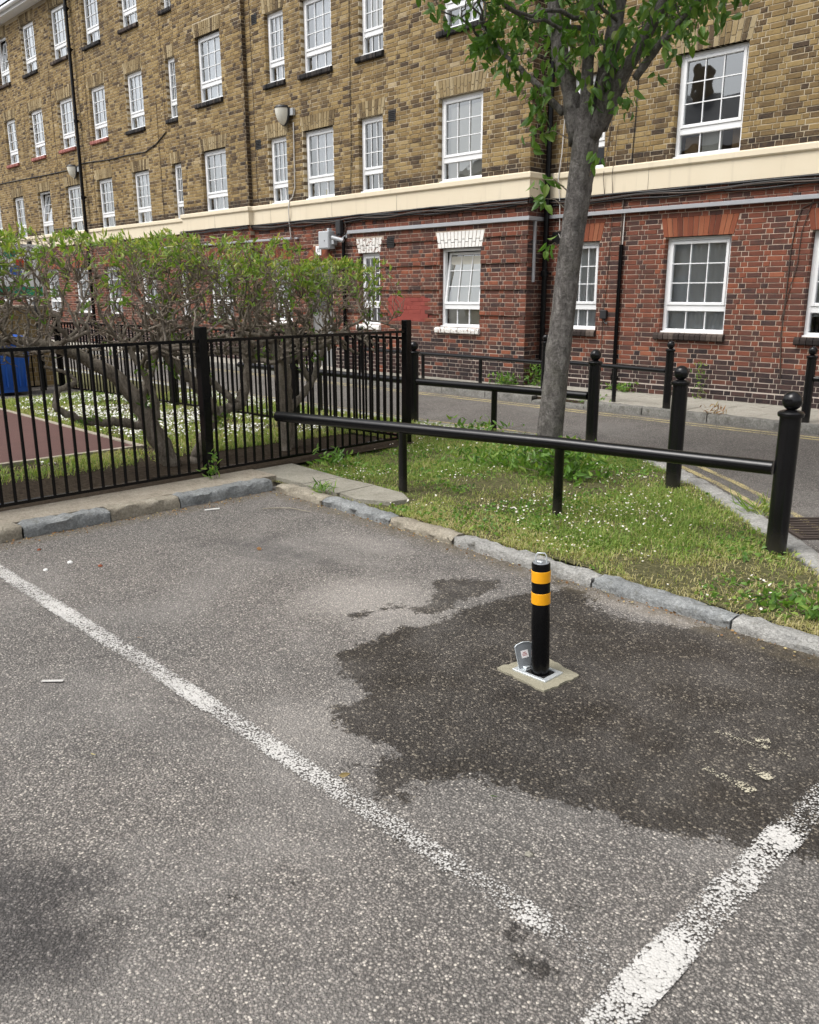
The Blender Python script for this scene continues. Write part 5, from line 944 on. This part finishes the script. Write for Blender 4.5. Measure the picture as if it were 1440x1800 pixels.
Pn = []; Dn = []; tn = []
for C in tw:
    for _ in range(int(r.integers(8, 17))):
        p = C[int(r.integers(2, len(C)))]+r.normal(0, .05, 3); Pn.append(p); Dn.append(r.normal(0, .55, 3)+A(0, 0, -.55)); tn.append(np.clip(.45+r.normal(0, .2), 0, 1))
lowC = [((-4.85,5.95,3.38),.17,60),((-5.1,5.95,3.6),.18,70),((-4.6,5.95,3.12),.12,22),((-3.5,5.95,3.34),.17,55),((-3.25,5.95,3.5),.2,75),((-3.02,5.95,3.62),.17,60),((-3.95,5.9,3.05),.12,24),((-4.3,5.9,3.35),.2,50),((-3.8,5.9,3.35),.2,60),((-4.02,5.85,3.42),.2,50),((-4.55,5.93,2.98),.1,18),((-4.5,5.92,2.8),.09,20),((-4.46,5.92,2.45),.07,12),((-4.44,5.9,2.3),.045,7),((-4.36,5.9,1.93),.05,7),((-3.78,5.94,2.9),.09,12),((-3.95,5.9,2.55),.06,7)]
for c, sg, n in lowC:
    for _ in range(n): Pn.append(np.array(c)+r.normal(0, sg*.55, 3)); Dn.append(r.normal(0, .5, 3)+A(0, 0, -.8)); tn.append(np.clip(.5+r.normal(0, .2), 0, 1))
tb = MB()
for c, p in ((lowC[11][0], (-4.3,6.0,2.75)), (lowC[12][0], (-4.28,6.,2.35)), (lowC[13][0], (-4.28,6.,2.2)), (lowC[14][0], (-4.33,6.,1.9)), (lowC[16][0], (-4.08,6.,2.45))): tb.tube([p, ((c[0]+p[0])/2, 5.93, (c[2]+p[2])/2+.04), c], [.006,.004,.002], 5)
tb.build('sprout_twigs', MT['hedge_twig'], t, kind='stuff')
n = len(Pn); lb = MB(); leaf_batch(lb, np.array(Pn), np.array(Dn), r.uniform(.07, .125, n), r.uniform(.035, .06, n), np.array(tn), .18, .2); lb.build('foliage', MT['tree_leaf'], t, kind='stuff'); print('tree leaves', n)
# weeds by the wall and around the trunk
def weed(label, c, n, sx, h, lf=(.05, .1), wd=.35, seed=0, grp='weeds growing at kerbs and walls', name='weed', mat='weed_leaf'):
    r = np.random.default_rng(seed); t = thing(name, c, label, 'weed', grp); mb = MB(); P = np.c_[r.normal(c[0], sx, n), r.normal(c[1], sx*.6, n), c[2]+r.random(n)**1.3*h]; D = np.c_[r.normal(0, .6, (n, 2)), r.uniform(.1, 1., n)]; L = r.uniform(*lf, n); leaf_batch(mb, P, D, L, L*wd, np.clip(r.normal(.55, .22, n), 0, 1)); mb.build('leaves', MT[mat], t)
    sb = MB()
    for i in range(max(3, n//12)): sb.tube([(c[0]+r.normal(0, sx*.3), c[1]+r.normal(0, sx*.2), c[2]-.02), tuple(P[i])], [.003, .0015], 4, cap=False)
    sb.build('stems', MT['hedge_twig'], t)
weed('low green weed at the foot of the brick corner', (-8.75,10.78,.1), 130, .14, .16, seed=1); weed('taller bushy weed in the wall corner beside the downpipe', (-8.32,11.05,.1), 160, .13, .34, seed=2)
weed('small weed at the foot of the black waste pipe', (-6.85,11.2,.1), 80, .11, .13, seed=3); weed('thin yellowing weed climbing the wall behind the slim post', (-5.62,11.2,.1), 60, .05, .5, (.04, .07), seed=4, mat='hedge_leaf'); weed('scruffy weed patch on the dropped kerb', (-6.6,9.98,.07), 110, .17, .1, (.03, .06), seed=5); weed('brown dead weed on the far kerb edge', (-4.75,9.9,.1), 40, .07, .1, (.05, .09), .2, 6, mat='dead_leaf')
weed('leafy green weeds round the base of the street tree', (-4.1,5.8,.06), 760, .22, .25, (.05, .1), seed=7); weed('weeds left of the street tree trunk', (-4.75,5.72,.06), 200, .2, .12, (.05, .1), .25, seed=8); weed('grass tuft growing between the corner paving slabs and kerb', (-4.97,3.93,.06), 60, .06, .05, (.05, .1), .12, 9); weed('small weed at the foot of the middle fence post', (-5.9,3.55,.09), 40, .05, .22, (.04, .07), seed=10); weed('tall grass tuft in the gutter beside the near post', (-2.35,5.72,.02), 70, .08, .06, (.1, .22), .06, 11, mat='grass_blade'); weed('weed at the fence foot beside the slabs', (-5.72,4.68,.06), 90, .14, .1, (.05, .09), seed=12); weed('weeds along the road kerb behind the rear knee rail', (-6.05,6.95,.05), 90, .25, .15, (.05, .1), seed=13); weed('flat clover patch at the right end of the verge', (-1.25,4.05,.05), 220, .18, .04, (.03, .06), .6, 14)
# grass
def grass(name, poly, dens, h, wd, zf, dry, seed, excl=None, bare=None):
    r = np.random.default_rng(seed); P = np.asarray(poly); x0, x1, y0, y1 = P[:, 0].min(), P[:, 0].max(), P[:, 1].min(), P[:, 1].max(); n = int((x1-x0)*(y1-y0)*dens); X = r.uniform(x0, x1, n); Y = r.uniform(y0, y1, n); ok = sdist(X, Y, P) > .0
    if excl is not None: ok &= ~excl(X, Y)
    cov = vn(X+5, Y+3, 1.6, 4); ok &= r.random(n) < np.clip((cov-.30)*4.5, .12, 1)*(1 if bare is None else bare(X, Y))
    X, Y = X[ok], Y[ok]; n = len(X); lush = vn2(X, Y, 1.1, 3); H = h*r.uniform(.45, 1.25, n)*(.55+.9*lush); a = r.uniform(0, 2*np.pi, n); fl = r.random(n) < .3; ln = r.uniform(.25, 1.3, n)*H; ln = np.where(fl, r.uniform(.7, 1.3, n)*H*1.3, ln); W = wd*r.uniform(.6, 1.3, n); Z = zf(X, Y)
    cx, sx = np.cos(a), np.sin(a); b = np.stack([X, Y, Z], 1); s_ = np.stack([-sx*W/2, cx*W/2, 0*W], 1); d = np.stack([cx, sx, 0*cx], 1); up = np.zeros((n, 3)); up[:, 2] = 1
    m1 = b+d*(ln*.35)[:, None]+up*(H*np.where(fl, .25, .6))[:, None]; tp_ = b+d*ln[:, None]+up*np.where(fl, H*.2, H*np.clip(1-.3*ln/H, .3, 1))[:, None]
    V = np.stack([b-s_, b+s_, m1-s_*.8, m1+s_*.8, tp_], 1).reshape(-1, 3); o = (np.arange(n)*5)[:, None]; tone = np.clip(.7-.5*lush+dry(X, Y)+r.normal(0, .16, n)+(r.random(n) < .12)*.4+.08, 0, 1)
    mb = MB(); mb.add(V, o+np.array([0, 1, 3, 2]), None, tone); mb.T.append(o+np.array([2, 3, 4])); mb.tt.append(tone); g = mb.build(name, MT['grass_blade'], kind='stuff'); return n
vpoly = VERGE[(VERGE[:, 0] > -12)]; slabs = lambda X, Y: (X < -4.3) & (Y < 4.38-.0*X) & (Y > 3.97)&~((X > -4.75)&(Y > 4.3))
zv = lambda X, Y: .038+(vn(X, Y, 2.5, 3)-.5)*.025+vz(X, Y)
dryv = lambda X, Y: .12*smoothstep(X, -3.0, -1.2)+.08*np.exp(-(sdist(X, Y, vpoly)/.12)**2)+.26*smoothstep(vn(X, Y, 1.3, 3), .5, .7)
ng = grass('verge_grass', vpoly, 15000, .04, .0052, zv, dryv, 5, slabs, bare=lambda X, Y: (1-.85*np.exp(-((X+1.55)**2+(Y-4.12)**2)/.03))*(.25+.75*smoothstep(vn(X+11, Y+4, 2.2, 3), .36, .56)))
r = np.random.default_rng(44); n = 16000; X = r.uniform(-6, -.7, n); Y = r.uniform(3.8, 7.2, n); ok = (sdist(X, Y, vpoly) > .02)&~slabs(X, Y)&(r.random(n) < smoothstep(vn2(X+3, Y, 2.1, 3), .38, .62)); X = X[ok]; Y = Y[ok]; n = len(X)
mb = MB(); L = r.uniform(.018, .04, n); leaf_batch(mb, np.c_[X, Y, zv(X, Y)+r.uniform(.0, .03, n)], np.c_[r.normal(0, 1, (n, 2)), r.uniform(.1, .7, n)], L, L*r.uniform(.4, .8, n), np.clip(r.normal(.55, .25, n), 0, 1)); mb.build('verge_clover', MT['weed_leaf'], kind='stuff')
ng += grass('lawn_grass', [(-12.6,3.86),(-7.0,3.84),(-6.9,5.85),(-12.6,5.45)], 4200, .06, .008, lambda X, Y: .08+0*X, lambda X, Y: .08+0*X, 6); ng += grass('lawn_grass', [(-7.62,.5),(-6.75,.5),(-6.9,3.84),(-7.62,3.8)], 5000, .05, .007, lambda X, Y: .08+0*X, lambda X, Y: .12+0*X, 7, bare=lambda X, Y: smoothstep(-X, 6.8, 7.2))
ng += grass('roadside_grass', [(-12,5.95),(-6.2,6.0),(-6.1,7.0),(-12,7.0)], 3800, .06, .008, lambda X, Y: .05+0*X, lambda X, Y: .1+0*X, 8); print('grass', ng)
def daisies(name, poly, dens, zf, thr, seed, eye=False, rad=.011, excl=None):
    r = np.random.default_rng(seed); P = np.asarray(poly); x0, x1, y0, y1 = P[:, 0].min(), P[:, 0].max(), P[:, 1].min(), P[:, 1].max(); n = int((x1-x0)*(y1-y0)*dens); X = r.uniform(x0, x1, n); Y = r.uniform(y0, y1, n); c = vn2(X+2, Y+7, 1.9, 3); ok = (sdist(X, Y, P) > .03) & (r.random(n) < smoothstep(c, thr, thr+.25))
    if excl is not None: ok &= ~excl(X, Y)
    X, Y = X[ok], Y[ok]; n = len(X); Z = zf(X, Y)+r.uniform(.035, .075, n); R = rad*r.uniform(.7, 1.25, n); t = r.normal(0, .35, (n, 2)); an = np.arange(7)*2*np.pi/7
    V = np.stack([np.stack([X+R*np.cos(a), Y+R*np.sin(a), Z+R*(t[:, 0]*np.cos(a)+t[:, 1]*np.sin(a))], 1) for a in an]+[np.stack([X, Y, Z-.003], 1)], 1).reshape(-1, 3); o = (np.arange(n)*8)[:, None]; T = np.concatenate([o+np.array([j, (j+1) % 7, 7]) for j in range(7)])
    mb = MB(); mb.add(V, None, T); d = mb.build(name, MT['petal'], kind='stuff')
    if eye:
        an = np.arange(5)*2*np.pi/5; V = np.stack([np.stack([X+.0038*np.cos(a), Y+.0038*np.sin(a), Z+.0035], 1) for a in an], 1).reshape(-1, 3); o = (np.arange(n)*5)[:, None]; mb = MB(); mb.add(V, None, np.concatenate([o+np.array([0, j, j+1]) for j in (1, 2, 3)])); e = mb.build('daisy_eyes', MT['daisy_eye'], d, kind='stuff')
    return n
nd = daisies('daisies', vpoly, 260, zv, .42, 31, True, .0062, lambda X, Y: slabs(X, Y) | (X > -1.5)); nd += daisies('lawn_daisies', [(-12.2,3.9),(-7.1,3.9),(-7.0,5.8),(-12.2,5.4)], 1150, lambda X, Y: .08+0*X, .36, 32, False, .009); nd += daisies('lawn_daisies', [(-7.6,.5),(-7.15,.5),(-7.15,3.8),(-7.6,3.75)], 700, lambda X, Y: .08+0*X, .4, 33, False, .01); nd += daisies('roadside_daisies', [(-12,6.0),(-6.3,6.05),(-6.2,6.9),(-12,6.9)], 900, lambda X, Y: .05+0*X, .36, 34, False, .01); print('daisies', nd)
# litter on the asphalt
def litter_leaf(x, y, L, label, tone, z=.012, ang=0., mat='dead_leaf', nm='fallen_leaf'):
    mb = MB(); a = ang; rng_ = np.random.default_rng(int(abs(x*1000))); D = np.array([[math.cos(a), math.sin(a), .05]]); mb2 = MB(); leaf_batch(mb, np.array([[x, y, z]]), D, np.array([L]), np.array([L*.45]), np.array([tone]), .1, .05)
    o = mb.build(nm, MT[mat], origin=(x, y, 0)); tag(o, label, 'leaf', 'fallen leaves on the asphalt')
litter_leaf(-2.57,3.74,.06,'pale yellow dead leaf beside the kerb right of the bollard',.95,.02,2.4); litter_leaf(-3.46,1.62,.035,'orange dead leaf just beyond the left parking line',.55,ang=.6); litter_leaf(-1.92,1.55,.04,'tan dead leaf on the inner edge of the parking line',.8,ang=1.); litter_leaf(-4.25,2.82,.05,'reddish dead leaf in the middle of the bay',.3,ang=.2); litter_leaf(-1.5,1.82,.03,'small green leaf on dry asphalt below the wet patch',.3,ang=.4,mat='weed_leaf'); litter_leaf(-2.63,1.03,.03,'cream leaf scrap left of the parking line',1.,ang=.1)
def pebble(x, y, r, mat, label, fz=.8):
    mb = MB(); g = np.random.default_rng(int(abs(x*777))); mb.lathe([(.0, r*1.1*fz), (r*.6, r*.95*fz), (r, r*.45*fz), (r*.9, .0)], (x, y, 0), 9); v = mb.V[0]; mb.V[0] = v+g.normal(0, r*.1, v.shape); o = mb.build('pebble', MT[mat], origin=(x, y, 0), smooth=True); tag(o, label, 'stone', 'small stones on the asphalt')
pebble(-4.81,1.88,.016,'white_box','white pebble near the left kerb'); pebble(-4.77,1.72,.014,'white_box','white pebble nearest the left end of the parking line'); pebble(-4.62,1.98,.014,'gauged_red','reddish brown stone right of the white pebbles'); pebble(-1.24,1.69,.014,'paving_concrete','pale flat gum spot above the near corner of the bay', .3); pebble(-5.2,1.85,.012,'gauged_red','small rust coloured stone against the left kerb')  # the pale flat one is chewing gum, made with the pebble shape
mb = MB(); mb.tube([(-5.05,3.42,.012),(-4.98,3.5,.016),(-4.9,3.56,.02),(-4.78,3.6,.014),(-4.72,3.62,.012)], [.004,.005,.005,.004,.002], 6); tag(mb.build('twig', MT['tan_kerb_stone'], origin=(-4.9,3.55,0)), 'pale curved twig lying on asphalt near the kerb corner', 'twig')
mb = MB(); mb.tube([(-5.32,3.1,.01),(-5.28,3.2,.012)], .005, 6); tag(mb.build('paper_scrap', MT['white_box'], origin=(-5.3,3.15,0)), 'small white rolled scrap beside the left kerb', 'litter')
# crumbs of leaf litter collecting along the kerbs
r = np.random.default_rng(9); n = 650; X = np.r_[r.uniform(-5.4, -1., n//2), -5.5+np.abs(r.normal(0, .07, n//2))]; Y = np.r_[KF(X[:n//2])-.012-np.abs(r.normal(0, .05, n//2)), r.uniform(1., 3.8, n//2)]; L = r.uniform(.006, .02, n)
mb = MB(); leaf_batch(mb, np.c_[X, Y, np.full(n, .012)], np.c_[r.normal(0, 1, (n, 2)), r.normal(0, .12, n)], L, L*.6, np.clip(r.normal(.5, .3, n), 0, 1), .1, .05); mb.build('leaf_crumbs', MT['dead_leaf'], kind='stuff')
